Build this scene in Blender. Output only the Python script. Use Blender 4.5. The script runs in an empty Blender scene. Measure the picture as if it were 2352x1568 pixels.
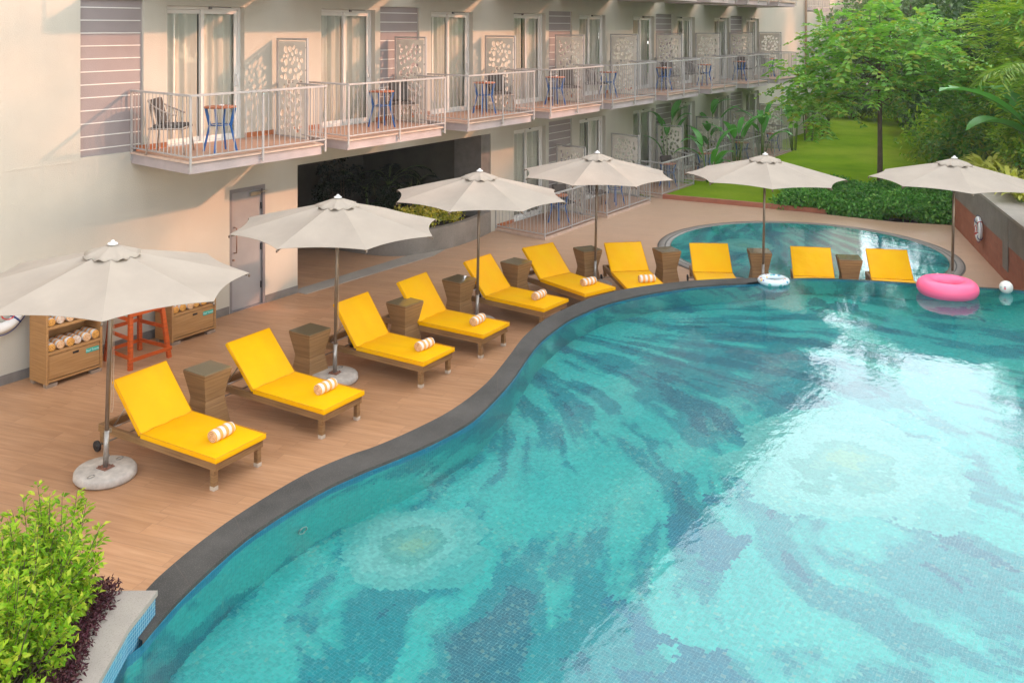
import bpy, bmesh, math, random
import numpy as np
from mathutils import Vector, Matrix
R = math.radians
scn = bpy.context.scene
# ---------------------------------------------------------------- camera, sky, sun, exposure
EYE = 5.1
cam_d = bpy.data.cameras.new('camera'); cam = bpy.data.objects.new('camera', cam_d)
scn.collection.objects.link(cam); scn.camera = cam
cam_d.sensor_width = 36.0; cam_d.lens = 2146.0 / 2352.0 * 36.0
cam_d.shift_y = -(784.0 - 63.0) / 2352.0          # view-camera style shift: verticals stay upright
cam_d.clip_start = 0.1; cam_d.clip_end = 2000
cam.location = (0, -13.48, EYE); cam.rotation_euler = (R(90), 0, R(-55.95))
SUN_EL, SUN_AZ = R(23.3), math.atan2(.68, -1.0)    # azimuth measured clockwise from +Y
w = bpy.data.worlds.new('World'); scn.world = w; w.use_nodes = True
wn = w.node_tree.nodes; wl = w.node_tree.links
sky = wn.new('ShaderNodeTexSky'); sky.sky_type = 'NISHITA'; sky.sun_disc = False
sky.sun_elevation = SUN_EL; sky.sun_rotation = SUN_AZ
sky.air_density = 1.0; sky.dust_density = 2.0; sky.ozone_density = 1.0; sky.altitude = 0
# hazy sky: the clear-sky model thinned under a milky layer, plus a bright lobe added past the garden to lift the pool reflection
tcw = wn.new('ShaderNodeTexCoord'); nrm_ = wn.new('ShaderNodeVectorMath'); nrm_.operation = 'NORMALIZE'; wl.new(tcw.outputs['Generated'], nrm_.inputs[0])
dot_ = wn.new('ShaderNodeVectorMath'); dot_.operation = 'DOT_PRODUCT'; wl.new(nrm_.outputs[0], dot_.inputs[0]); dot_.inputs[1].default_value = Vector((.80, .48, .36)).normalized()
lob = wn.new('ShaderNodeMapRange'); lob.interpolation_type = 'SMOOTHERSTEP'; wl.new(dot_.outputs['Value'], lob.inputs[0])
lob.inputs[1].default_value = .55; lob.inputs[2].default_value = .98; lob.inputs[3].default_value = 4.0; lob.inputs[4].default_value = 7.6
cnz = wn.new('ShaderNodeTexNoise'); cnz.inputs['Scale'].default_value = 2.2; cnz.inputs['Detail'].default_value = 5; wl.new(nrm_.outputs[0], cnz.inputs['Vector'])
cmr = wn.new('ShaderNodeMapRange'); wl.new(cnz.outputs[0], cmr.inputs[0]); cmr.inputs[1].default_value = .3; cmr.inputs[2].default_value = .7; cmr.inputs[3].default_value = .8; cmr.inputs[4].default_value = 1.15
hz = wn.new('ShaderNodeMath'); hz.operation = 'MULTIPLY'; wl.new(lob.outputs[0], hz.inputs[0]); wl.new(cmr.outputs[0], hz.inputs[1])
hv = wn.new('ShaderNodeVectorMath'); hv.operation = 'SCALE'; hv.inputs[0].default_value = (1.0, .985, .955); wl.new(hz.outputs[0], hv.inputs[3])
sk_ = wn.new('ShaderNodeVectorMath'); sk_.operation = 'SCALE'; wl.new(sky.outputs[0], sk_.inputs[0]); sk_.inputs[3].default_value = .5
ad_ = wn.new('ShaderNodeVectorMath'); ad_.operation = 'ADD'; wl.new(sk_.outputs[0], ad_.inputs[0]); wl.new(hv.outputs[0], ad_.inputs[1])
wl.new(ad_.outputs[0], wn['Background'].inputs[0]); wn['Background'].inputs[1].default_value = 0.15
sd = bpy.data.lights.new('sun', 'SUN'); sd.energy = 2.0; sd.angle = R(1.5); sd.color = (.55, .25, .14)
sun = bpy.data.objects.new('sun', sd); scn.collection.objects.link(sun)
to_sun = Vector((math.sin(SUN_AZ) * math.cos(SUN_EL), math.cos(SUN_AZ) * math.cos(SUN_EL), math.sin(SUN_EL)))
sun.rotation_euler = to_sun.to_track_quat('Z', 'Y').to_euler()
vs = scn.view_settings; vs.view_transform = 'Standard'; vs.look = 'None'; vs.gamma = 1; vs.use_curve_mapping = False
vs.exposure = 1.66
cy = scn.cycles
cy.max_bounces = 10; cy.diffuse_bounces = 3; cy.glossy_bounces = 4; cy.transmission_bounces = 8
cy.transparent_max_bounces = 12; cy.caustics_refractive = True; cy.caustics_reflective = False
cy.sample_clamp_indirect = 12.0

rng = random.Random(7)
# ---------------------------------------------------------------- materials
class NT:
    def __init__(s, name):
        s.m = bpy.data.materials.new(name); s.m.use_nodes = True
        s.t = s.m.node_tree; s.n = s.t.nodes; s.l = s.t.links
        s.b = s.n['Principled BSDF']; s.out = s.n['Material Output']
    def node(s, ty, **k):
        x = s.n.new(ty)
        for a, v in k.items(): setattr(x, a, v)
        return x
    def set(s, n, i, v):
        if isinstance(v, bpy.types.NodeSocket): s.l.new(v, n.inputs[i])
        elif v is not None: n.inputs[i].default_value = v
    def math(s, op, a, b=None, c=None):
        x = s.node('ShaderNodeMath', operation=op)
        for i, v in enumerate((a, b, c)): s.set(x, i, v)
        return x.outputs[0]
    def vmath(s, op, a, b=None, sc=None):
        x = s.node('ShaderNodeVectorMath', operation=op); s.set(x, 0, a); s.set(x, 1, b)
        if sc is not None: s.set(x, 3, sc)
        return x.outputs[0]
    def coord(s, kind='Object', rot=0, scale=(1, 1, 1)):
        t = s.node('ShaderNodeTexCoord'); mp = s.node('ShaderNodeMapping')
        mp.inputs['Rotation'].default_value = (0, 0, rot); mp.inputs['Scale'].default_value = scale
        s.l.new(t.outputs[kind], mp.inputs[0]); return mp.outputs[0]
    def noise(s, vec, scale, detail=3, rough=.55, out=0, dist=0):
        x = s.node('ShaderNodeTexNoise'); s.set(x, 'Vector', vec); s.set(x, 'Scale', scale)
        s.set(x, 'Detail', detail); s.set(x, 'Roughness', rough); s.set(x, 'Distortion', dist)
        return x.outputs[out]
    def ramp(s, fac, stops, interp='LINEAR'):
        x = s.node('ShaderNodeValToRGB'); x.color_ramp.interpolation = interp
        e = x.color_ramp.elements
        while len(e) > 1: e.remove(e[-1])
        e[0].position = stops[0][0]; e[0].color = c4(stops[0][1])
        for p, c in stops[1:]:
            k = e.new(p); k.color = c4(c)
        s.set(x, 0, fac); return x.outputs[0]
    def mix(s, fac, a, b, mode='MIX'):
        x = s.node('ShaderNodeMix', data_type='RGBA', blend_type=mode)
        s.set(x, 0, fac); s.set(x, 6, c4(a) if isinstance(a, tuple) else a); s.set(x, 7, c4(b) if isinstance(b, tuple) else b)
        return x.outputs[2]
    def bump(s, h, strength=.3, dist=.01, normal=None):
        x = s.node('ShaderNodeBump'); s.set(x, 'Strength', strength); s.set(x, 'Distance', dist); s.set(x, 'Height', h)
        if normal is not None: s.set(x, 'Normal', normal)
        return x.outputs[0]
def c4(c):
    if isinstance(c, (int, float)): c = (c, c, c)
    return tuple(c) + (1,) if len(c) == 3 else tuple(c)

def simple(name, col, rough=.6, var=.12, scale=6, bump=0, bscale=60, metal=0, spec=.5, coat=0, stretch=(1, 1, 1)):
    a = NT(name); co = a.coord(scale=stretch)
    n = a.noise(co, scale, 5)
    lo = tuple(max(0, x * (1 - var)) for x in col); hi = tuple(min(1, x * (1 + var)) for x in col)
    a.set(a.b, 'Base Color', a.ramp(n, [(.3, lo), (.7, hi)]))
    a.b.inputs['Roughness'].default_value = rough; a.b.inputs['Metallic'].default_value = metal
    a.b.inputs['Specular IOR Level'].default_value = spec; a.b.inputs['Coat Weight'].default_value = coat
    if bump: a.set(a.b, 'Normal', a.bump(a.noise(co, bscale, 3), bump, .01))
    return a.m

M = {}
def stucco():
    a = NT('stucco_cream'); co = a.coord()
    n = a.noise(co, .7, 6, .6); n2 = a.noise(a.coord(scale=(2.2, 2.2, .25)), 1.3, 4)
    c = a.mix(a.math('MULTIPLY', n2, .6), a.ramp(n, [(.3, (.53, .505, .43)), (.7, (.59, .56, .48))]), (.46, .435, .37))
    a.set(a.b, 'Base Color', c); a.b.inputs['Roughness'].default_value = .85
    a.b.inputs['Specular IOR Level'].default_value = .25
    a.set(a.b, 'Normal', a.bump(a.noise(co, 55, 4), .35, .012)); return a.m
M['wall'] = stucco()
M['fascia'] = simple('fascia_paint', (.42, .37, .37), .7, .12, 3, .1)
M['lip'] = simple('slab_edge_stone', (.60, .45, .36), .5, .15, 5)
M['slabunder'] = simple('slab_underside', (.50, .44, .35), .85, .1, 2)
M['rail'] = simple('grey_rail_paint', (.42, .405, .39), .42, .08, 3)
M['screen'] = simple('screen_sheet_paint', (.72, .67, .585), .5, .08, 2)
M['frame'] = simple('white_aluminium', (.74, .72, .68), .35, .04, 3)
M['reveal'] = simple('door_reveal', (.42, .35, .28), .8, .1, 3)
M['passage'] = simple('passage_render_shaded', (.13, .115, .085), .95, .15, 2)  # wall colour darkened to stand in for the shade inside the passage
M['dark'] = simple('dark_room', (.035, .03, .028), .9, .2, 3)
M['skirt'] = simple('grey_skirting', (.20, .185, .17), .6, .15, 5, .15)
M['terr'] = simple('orange_skirting', (.42, .15, .06), .6, .15, 4)
M['steeldoor'] = simple('grey_door_paint', (.335, .325, .325), .38, .08, 2)
M['doorframe'] = simple('grey_door_frame', (.22, .205, .21), .45, .1, 2)
M['chrome'] = simple('brushed_metal', (.55, .52, .48), .3, .1, 10, metal=.9)
M['copper'] = simple('weathered_handle', (.35, .22, .17), .4, .15, 10, metal=.4)
M['black'] = simple('black_plastic', (.018, .018, .02), .45, .2, 10)
M['white'] = simple('white_plastic', (.78, .78, .76), .4, .04, 10)
M['pole'] = simple('bronze_pole', (.21, .165, .125), .35, .15, 8, metal=.55)
M['galv'] = simple('galvanised_sleeve', (.36, .34, .31), .4, .2, 20, metal=.7)
M['rust'] = simple('rusty_plate', (.25, .12, .08), .8, .35, 30, .3)
M['cord'] = simple('cotton_cord', (.55, .43, .33), .9, .1, 20)
M['blue'] = simple('blue_lacquer', (.008, .10, .33), .35, .12, 8)
M['orange'] = simple('orange_stained_wood', (.50, .085, .012), .42, .28, 7, .1, 40, stretch=(1, 1, 6))
M['tabletop'] = simple('red_brown_tabletop', (.36, .12, .055), .45, .25, 9)
M['darkwood'] = simple('grey_wicker_rope', (.34, .29, .25), .7, .2, 30)
M['cushion_dark'] = simple('charcoal_cushion', (.085, .07, .06), .9, .25, 14, .2)
M['weavebtm'] = simple('rattan_feet', (.30, .22, .16), .7, .2, 10)
M['soil'] = simple('soil', (.045, .03, .022), 1, .4, 14, .6, 30)
M['label'] = simple('teal_label', (.02, .42, .33), .4, .05, 8)
M['redcloth'] = simple('red_cord', (.55, .06, .05), .8, .15, 20)
M['navy'] = simple('navy_rope', (.03, .05, .2), .8, .15, 20)
M['capstone'] = simple('cap_feet_cream', (.60, .52, .42), .5, .1, 10)
M['conc'] = simple('worn_concrete', (.50, .46, .41), .85, .22, 9, .5, 35)
M['bark'] = simple('bark', (.11, .075, .05), .9, .35, 12, .6, 25, stretch=(1, 1, .3))
M['barkpale'] = simple('pale_bark', (.26, .2, .14), .9, .3, 12, .5, 25, stretch=(1, 1, .3))
M['downpipe'] = simple('downpipe', (.45, .30, .2), .6, .1, 4)

def granite(name, lo, hi, spk, rough=.5, spec=.4):
    a = NT(name); co = a.coord()
    c = a.ramp(a.noise(co, 1.6, 6, .65), [(.3, lo), (.7, hi)])
    s = a.noise(co, 95, 2, .7)
    c = a.mix(a.math('MULTIPLY', a.math('GREATER_THAN', s, .60), .45), c, spk)
    a.set(a.b, 'Base Color', c)
    a.set(a.b, 'Roughness', a.math('ADD', a.math('MULTIPLY', a.noise(co, 2.3, 4), .35), rough - .17))
    a.b.inputs['Specular IOR Level'].default_value = spec
    a.set(a.b, 'Normal', a.bump(a.noise(co, 120, 2), .15, .004)); return a.m
M['coping'] = granite('dark_granite', (.045, .044, .041), (.088, .083, .076), (.17, .16, .145), .72, .15)
M['granite'] = granite('rough_granite', (.20, .18, .155), (.30, .27, .235), (.07, .06, .055), .7)
M['granitelight'] = granite('pale_granite', (.30, .27, .235), (.40, .36, .31), (.16, .14, .12), .6)
M['granitering'] = granite('grey_pebble_ring', (.22, .20, .18), (.30, .275, .24), (.38, .36, .34), .6)

def deck():
    a = NT('wood_plank_tiles'); W, Ln = .2, 1.2
    co = a.coord(rot=R(-14.9))            # planks run 15 degrees off square to the facade
    sx = a.node('ShaderNodeSeparateXYZ'); a.l.new(co, sx.inputs[0])
    row = a.math('FLOOR', a.math('DIVIDE', sx.outputs[0], W))
    wn_ = a.node('ShaderNodeTexWhiteNoise', noise_dimensions='1D'); a.set(wn_, 'W', row)
    yy = a.math('ADD', a.math('DIVIDE', sx.outputs[1], Ln), wn_.outputs[0])
    cell = a.math('FLOOR', yy)
    cv = a.node('ShaderNodeCombineXYZ'); a.set(cv, 0, row); a.set(cv, 1, cell)
    w2 = a.node('ShaderNodeTexWhiteNoise', noise_dimensions='2D'); a.l.new(cv.outputs[0], w2.inputs['Vector'])
    gv = a.node('ShaderNodeMapping'); a.l.new(co, gv.inputs[0]); gv.inputs['Scale'].default_value = (14, .9, 1)
    off = a.vmath('ADD', gv.outputs[0], a.vmath('SCALE', cv.outputs[0], None, 3.7))
    g = a.noise(off, 1.5, 5, .6)
    base = a.ramp(g, [(.25, (.39, .20, .10)), (.5, (.48, .265, .14)), (.75, (.56, .325, .185))])
    tint = a.mix(w2.outputs[0], (.91, .90, .89), (1.05, 1.045, 1.04))
    col = a.mix(1.0, base, tint, 'MULTIPLY')
    big = a.ramp(a.noise(co, .35, 4), [(.3, (.9, .88, .86)), (.7, (1.06, 1.06, 1.06))])
    col = a.mix(1.0, col, big, 'MULTIPLY')
    # far end of the deck blends to a paler, greyer tone
    tc = a.node('ShaderNodeTexCoord'); s2 = a.node('ShaderNodeSeparateXYZ'); a.l.new(tc.outputs['Object'], s2.inputs[0])
    far = a.node('ShaderNodeMapRange'); a.set(far, 0, a.math('ADD', s2.outputs[0], a.math('MULTIPLY', g, 1.5)))
    far.inputs[1].default_value = 12; far.inputs[2].default_value = 22; far.inputs[3].default_value = 0; far.inputs[4].default_value = .62
    col = a.mix(far.outputs[0], col, (.50, .36, .26))
    fx = a.math('FRACT', a.math('DIVIDE', sx.outputs[0], W)); fy = a.math('FRACT', yy)
    gx = a.math('LESS_THAN', fx, .022); gy = a.math('LESS_THAN', fy, .004)
    gap = a.math('MAXIMUM', gx, gy)
    col = a.mix(a.math('MULTIPLY', gap, .45), col, (.13, .075, .05))
    a.set(a.b, 'Base Color', col)
    a.set(a.b, 'Roughness', a.math('ADD', a.math('MULTIPLY', a.noise(co, 1.1, 4), .3), .28))
    h = a.math('SUBTRACT', a.math('MULTIPLY', g, .3), gap)
    a.set(a.b, 'Normal', a.bump(h, .25, .004)); return a.m
M['deck'] = deck()
M['balcfloor'] = simple('balcony_wood_tile', (.42, .25, .17), .5, .2, 3, 0, stretch=(1, 12, 1))

def mosaic(name, centers, vertical=False, deep=0.0, fan=(12.9, -4.1), band=False):
    a = NT(name); T = .029
    tc = a.node('ShaderNodeTexCoord'); co = tc.outputs['Object']
    if vertical:  # unroll the wall: arc position is stored in the uv map
        uv = a.node('ShaderNodeUVMap'); co = uv.outputs[0]
    sn = a.vmath('SNAP', co, (T, T, T))
    sp = a.node('ShaderNodeSeparateXYZ'); a.l.new(co, sp.inputs[0])
    cell = a.node('ShaderNodeTexWhiteNoise', noise_dimensions='3D'); a.l.new(sn, cell.inputs['Vector'])
    jit = a.vmath('ADD', sn, a.vmath('SCALE', cell.outputs[1], None, .03))
    # long streaks fanning out over the floor from one point
    fx0, fy0 = fan; d = a.vmath('SUBTRACT', jit, (fx0, fy0, 0)); s = a.node('ShaderNodeSeparateXYZ'); a.l.new(d, s.inputs[0])
    r = a.math('SQRT', a.math('ADD', a.math('MULTIPLY', s.outputs[0], s.outputs[0]), a.math('MULTIPLY', s.outputs[1], s.outputs[1])))
    th = a.math('ADD', a.math('ARCTAN2', s.outputs[1], s.outputs[0]), a.math('MULTIPLY', a.math('SINE', a.math('MULTIPLY', r, .9)), .07))
    th = a.math('ADD', th, a.math('MULTIPLY', a.math('SUBTRACT', a.noise(jit, .35, 2), .5), .22))
    cv = a.node('ShaderNodeCombineXYZ'); k_ = 8.0
    a.set(cv, 0, a.math('MULTIPLY', a.math('COSINE', th), k_)); a.set(cv, 1, a.math('MULTIPLY', a.math('SINE', th), k_)); a.set(cv, 2, a.math('MULTIPLY', r, .27))
    field = a.math('ADD', a.math('MULTIPLY', a.noise(cv.outputs[0], 1.9, 3, .55), .72), a.math('MULTIPLY', a.noise(jit, 1.5, 3, .6), .28))
    for bx, by, br, amp in ((12.3, -9.2, 2.6, .085), (5.5, -9.7, 1.6, .075)) if not vertical else ():
        d = a.vmath('SUBTRACT', jit, (bx, by, 0)); dl = a.node('ShaderNodeVectorMath', operation='LENGTH'); a.l.new(d, dl.inputs[0])
        mr = a.node('ShaderNodeMapRange', interpolation_type='SMOOTHSTEP'); a.l.new(dl.outputs['Value'], mr.inputs[0]); mr.inputs[1].default_value = br; mr.inputs[2].default_value = br * .3; mr.inputs[3].default_value = 0; mr.inputs[4].default_value = amp
        field = a.math('ADD', field, mr.outputs[0])
    ratio = None
    for k, (cx, cy_, rr) in enumerate(centers):
        d = a.vmath('SUBTRACT', jit, (cx, cy_, 0)); s = a.node('ShaderNodeSeparateXYZ'); a.l.new(d, s.inputs[0])
        q = a.math('DIVIDE', a.math('SQRT', a.math('ADD', a.math('MULTIPLY', s.outputs[0], s.outputs[0]), a.math('MULTIPLY', s.outputs[1], s.outputs[1]))), rr)
        ratio = q if ratio is None else a.math('MINIMUM', q, ratio)
    # pool-wide colour bands
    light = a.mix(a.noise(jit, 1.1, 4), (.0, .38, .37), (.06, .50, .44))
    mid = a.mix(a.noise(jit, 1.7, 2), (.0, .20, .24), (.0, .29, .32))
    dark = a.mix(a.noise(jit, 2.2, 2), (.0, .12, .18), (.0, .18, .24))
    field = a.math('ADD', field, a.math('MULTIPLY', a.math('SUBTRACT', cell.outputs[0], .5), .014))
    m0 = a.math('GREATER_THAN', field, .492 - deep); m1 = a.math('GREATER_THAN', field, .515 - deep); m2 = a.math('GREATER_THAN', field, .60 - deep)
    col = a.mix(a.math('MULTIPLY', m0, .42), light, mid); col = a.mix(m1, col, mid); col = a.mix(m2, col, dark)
    big = a.math('GREATER_THAN', a.noise(a.vmath('ADD', jit, (3.0, 9.0, 0)), .30, 3, .6), .60)
    m3 = a.math('GREATER_THAN', a.noise(jit, 1.5, 3, .6), .56)
    col = a.mix(a.math('MULTIPLY', a.math('MULTIPLY', big, m3), a.math('GREATER_THAN', ratio, .8)), col, (.0, .17, .25))
    if vertical:
        col = a.mix(a.math('GREATER_THAN', a.math('ADD', sp.outputs[1], a.math('MULTIPLY', a.noise(jit, 1.2, 2), .25)), .78 if not band else -9), col, a.mix(a.noise(jit, 3, 2), (.004, .15, .30), (.01, .26, .42)))
    if not vertical:
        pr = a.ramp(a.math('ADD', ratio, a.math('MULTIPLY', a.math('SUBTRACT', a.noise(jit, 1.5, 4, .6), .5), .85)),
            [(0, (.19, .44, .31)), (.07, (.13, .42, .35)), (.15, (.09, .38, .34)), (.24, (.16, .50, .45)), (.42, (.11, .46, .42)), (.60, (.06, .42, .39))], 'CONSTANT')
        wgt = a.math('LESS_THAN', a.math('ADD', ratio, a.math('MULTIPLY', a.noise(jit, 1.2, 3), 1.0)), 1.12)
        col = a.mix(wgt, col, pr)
    # per-tile tone and odd tiles
    tone = a.mix(cell.outputs[0], (.80, .84, .86), (1.16, 1.12, 1.12))
    col = a.mix(1.0, col, tone, 'MULTIPLY')
    col = a.mix(a.math('MULTIPLY', a.math('GREATER_THAN', a.noise(sn, 34, 0), .74), .22), col, (.40, .56, .40))
    fx = a.math('FRACT', a.math('DIVIDE', sp.outputs[0], T)); fy = a.math('FRACT', a.math('DIVIDE', sp.outputs[1], T))
    g = a.math('MAXIMUM', a.math('LESS_THAN', fx, .10), a.math('LESS_THAN', fy, .10))
    col = a.mix(a.math('MULTIPLY', g, .9 if band else .55), col, (.62, .70, .70) if band else (.16, .42, .45))
    a.set(a.b, 'Base Color', col); a.b.inputs['Roughness'].default_value = .35
    return a.m
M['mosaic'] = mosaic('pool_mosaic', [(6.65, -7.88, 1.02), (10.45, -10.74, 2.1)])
M['mosaicwall'] = mosaic('pool_wall_mosaic', [(6.0, -1.0, 1.6)], vertical=True, deep=.02)
M['mosaicplanter'] = mosaic('planter_mosaic', [(6.0, -1.0, 1.6)], vertical=True, band=True)
M['mosaickids'] = mosaic('kids_pool_mosaic', [(-.2, 1.3, 1.0)], deep=.045, fan=(4, 2))

def water(name, sc=1.0, bump=.05):
    a = NT(name); a.n.remove(a.b); co = a.coord()
    h = a.noise(a.coord(scale=(1, 1.7, 1)), 5.5 * sc, 3, .5); h2 = a.noise(co, 17 * sc, 2, .5)
    cal = a.ramp(a.noise(co, .33, 2), [(.35, (.25,) * 3), (.65, (1.0,) * 3)])
    hh = a.math('ADD', h, a.math('MULTIPLY', h2, .22))
    nrm = a.bump(a.math('MULTIPLY', hh, cal), bump, .05)
    g = a.node('ShaderNodeBsdfGlass'); g.inputs['IOR'].default_value = 1.33; g.inputs['Roughness'].default_value = 0.0
    g.inputs['Color'].default_value = (.93, 1.0, 1.0, 1)
    a.set(g, 'Normal', nrm)
    tr = a.node('ShaderNodeBsdfTransparent'); tr.inputs[0].default_value = (.93, 1, 1, 1)
    a.l.new(g.outputs[0], a.out.inputs[0]); return a.m
M['water'] = water('pool_water', 1.0, .065)
M['kidswater'] = water('kids_pool_water', 1.0, .06)

def glass():
    a = NT('window_glass'); a.n.remove(a.b)
    fr = a.node('ShaderNodeFresnel'); fr.inputs[0].default_value = 1.5
    t = a.node('ShaderNodeBsdfTransparent'); t.inputs[0].default_value = (.97, .98, .96, 1)
    g = a.node('ShaderNodeBsdfGlossy'); g.inputs['Roughness'].default_value = .02
    mx = a.node('ShaderNodeMixShader'); a.set(mx, 0, a.math('MULTIPLY', fr.outputs[0], 1.1))
    a.l.new(t.outputs[0], mx.inputs[1]); a.l.new(g.outputs[0], mx.inputs[2]); a.l.new(mx.outputs[0], a.out.inputs[0]); return a.m
M['glass'] = glass()
def tableglass():
    a = NT('smoked_glass_top'); a.b.inputs['Base Color'].default_value = (.22, .18, .11, 1)
    a.b.inputs['Roughness'].default_value = .06; a.b.inputs['Coat Weight'].default_value = .2; a.b.inputs['Coat Roughness'].default_value = .02; return a.m
M['tableglass'] = tableglass()
def curtain():
    a = NT('curtain_cloth'); co = a.coord()
    a.set(a.b, 'Base Color', a.ramp(a.noise(a.coord(scale=(9, 9, .6)), 1.5, 3), [(.3, (.80, .77, .68)), (.7, (.92, .89, .80))]))
    a.b.inputs['Roughness'].default_value = .95; return a.m
M['curtain'] = curtain()
def vinyl():
    a = NT('yellow_vinyl'); co = a.coord()
    a.set(a.b, 'Base Color', a.ramp(a.noise(co, 2.0, 4), [(.3, (1.0, .49, .0)), (.7, (1.0, .56, .0))]))
    a.b.inputs['Roughness'].default_value = .55; a.b.inputs['Specular IOR Level'].default_value = .18
    a.set(a.b, 'Normal', a.bump(a.noise(co, 7, 3, .6), .35, .02)); return a.m
M['vinyl'] = vinyl()
M['vinylpipe'] = simple('yellow_piping', (.80, .36, .0), .5, .1, 20)
def fabric(name, lo, hi):
    a = NT(name); a.n.remove(a.b); co = a.coord()
    col = a.ramp(a.noise(co, 2.2, 4), [(.3, lo), (.7, hi)])
    d = a.node('ShaderNodeBsdfDiffuse'); t = a.node('ShaderNodeBsdfTranslucent'); mx = a.node('ShaderNodeMixShader'); mx.inputs[0].default_value = .22
    nrm = a.bump(a.noise(a.coord(scale=(1, 1, 1)), 7, 3), .25, .02)
    for x in (d, t): a.set(x, 'Color', col); a.set(x, 'Normal', nrm)
    a.l.new(d.outputs[0], mx.inputs[1]); a.l.new(t.outputs[0], mx.inputs[2]); a.l.new(mx.outputs[0], a.out.inputs[0]); return a.m
M['canopy'] = fabric('umbrella_canvas', (.475, .42, .355), (.535, .475, .40))
def rattan(name, lo, hi, s=1):
    a = NT(name); tc = a.node('ShaderNodeTexCoord'); uvv = tc.outputs['Object']
    sp = a.node('ShaderNodeSeparateXYZ'); a.l.new(uvv, sp.inputs[0])
    u = a.math('ADD', sp.outputs[0], sp.outputs[1])
    wv = a.math('ABSOLUTE', a.math('SINE', a.math('MULTIPLY', sp.outputs[2], 260 * s)))
    wu = a.math('ABSOLUTE', a.math('SINE', a.math('MULTIPLY', u, 200 * s)))
    chk = a.math('MULTIPLY', wv, wu)
    st = a.ramp(a.noise(a.coord(scale=(1, 1, 22)), 2.2, 3), [(.3, (0, 0, 0)), (.7, (1, 1, 1))])
    col = a.mix(st, lo, hi); col = a.mix(a.math('MULTIPLY', a.math('SUBTRACT', 1, chk), .38), col, tuple(x * .35 for x in lo))
    a.set(a.b, 'Base Color', col); a.b.inputs['Roughness'].default_value = .55
    a.set(a.b, 'Normal', a.bump(chk, .5, .006)); return a.m
M['rattan'] = rattan('rattan_brown', (.27, .145, .055), (.50, .29, .12))
M['rattancab'] = rattan('rattan_tan', (.42, .205, .065), (.60, .33, .125))
def towelmat(name, axis, c1, c2, freq):
    a = NT(name); tc = a.node('ShaderNodeTexCoord'); sp = a.node('ShaderNodeSeparateXYZ'); a.l.new(tc.outputs['Object'], sp.inputs[0])
    f = a.math('FRACT', a.math('MULTIPLY', sp.outputs[axis], freq)); m = a.math('GREATER_THAN', f, .5)
    a.set(a.b, 'Base Color', a.mix(m, c1, c2)); a.b.inputs['Roughness'].default_value = .95
    a.set(a.b, 'Normal', a.bump(a.noise(tc.outputs['Object'], 220, 2), .6, .006)); return a.m
M['towel'] = towelmat('striped_towel', 0, (.88, .43, .12), (.84, .81, .76), 11.0)
def swirl(name, c1, c2):
    a = NT(name); tc = a.node('ShaderNodeTexCoord'); sp = a.node('ShaderNodeSeparateXYZ'); a.l.new(tc.outputs['Object'], sp.inputs[0])
    y, z = sp.outputs[1], sp.outputs[2]
    r = a.math('SQRT', a.math('ADD', a.math('MULTIPLY', y, y), a.math('MULTIPLY', z, z)))
    th = a.math('DIVIDE', a.math('ARCTAN2', z, y), 6.2832)
    f = a.math('FRACT', a.math('ADD', a.math('MULTIPLY', r, 55), th))
    a.set(a.b, 'Base Color', a.mix(a.math('GREATER_THAN', f, .45), c1, c2)); a.b.inputs['Roughness'].default_value = .95; return a.m
M['rollorange'] = swirl('towel_end_orange', (.40, .17, .03), (.86, .47, .12))
M['rollwhite'] = swirl('towel_end_white', (.55, .30, .16), (.78, .73, .66))
M['rollpeach'] = swirl('towel_end_peach', (.55, .27, .1), (.84, .60, .38))
def louver():
    a = NT('mauve_render'); co = a.coord()
    a.set(a.b, 'Base Color', a.ramp(a.noise(co, 1.2, 4), [(.3, (.295, .255, .25)), (.7, (.345, .30, .29))])); a.b.inputs['Roughness'].default_value = .85
    a.set(a.b, 'Normal', a.bump(a.noise(co, 70, 3), .3, .01)); return a.m
M['mauve'] = louver()
def brick():
    a = NT('brick_tile'); tc = a.node('ShaderNodeTexCoord'); mp = a.node('ShaderNodeMapping'); a.l.new(tc.outputs['Object'], mp.inputs[0])
    mp.inputs['Rotation'].default_value = (R(90), 0, 0)
    b = a.node('ShaderNodeTexBrick'); a.l.new(mp.outputs[0], b.inputs[0]); b.inputs['Scale'].default_value = 1
    b.inputs['Brick Width'].default_value = .34; b.inputs['Row Height'].default_value = .12; b.inputs['Mortar Size'].default_value = .004
    a.set(b, 'Color1', c4((.38, .13, .07))); a.set(b, 'Color2', c4((.50, .19, .11))); a.set(b, 'Mortar', c4((.34, .20, .14)))
    c = a.mix(a.noise(tc.outputs['Object'], 6, 5), b.outputs[0], (.28, .10, .06)); a.set(a.b, 'Base Color', c); a.b.inputs['Roughness'].default_value = .75; return a.m
M['brick'] = brick()
def lawn():
    a = NT('lawn_grass'); co = a.coord()
    n = a.noise(co, .55, 5, .6); n2 = a.noise(co, 28, 3, .7)
    c = a.ramp(n, [(.3, (.14, .26, .008)), (.55, (.22, .36, .012)), (.75, (.33, .42, .025))])
    c = a.mix(a.ramp(a.noise(co, .22, 4, .65), [(.42, (0, 0, 0)), (.62, (.75,) * 3)]), c, (.36, .44, .04)); c = a.mix(a.math('MULTIPLY', n2, .8), c, (.08, .18, .008)); a.set(a.b, 'Base Color', c); a.b.inputs['Roughness'].default_value = 1.0; a.b.inputs['Specular IOR Level'].default_value = 0
    a.set(a.b, 'Normal', a.bump(n2, .8, .05)); return a.m
M['lawn'] = lawn()
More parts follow.
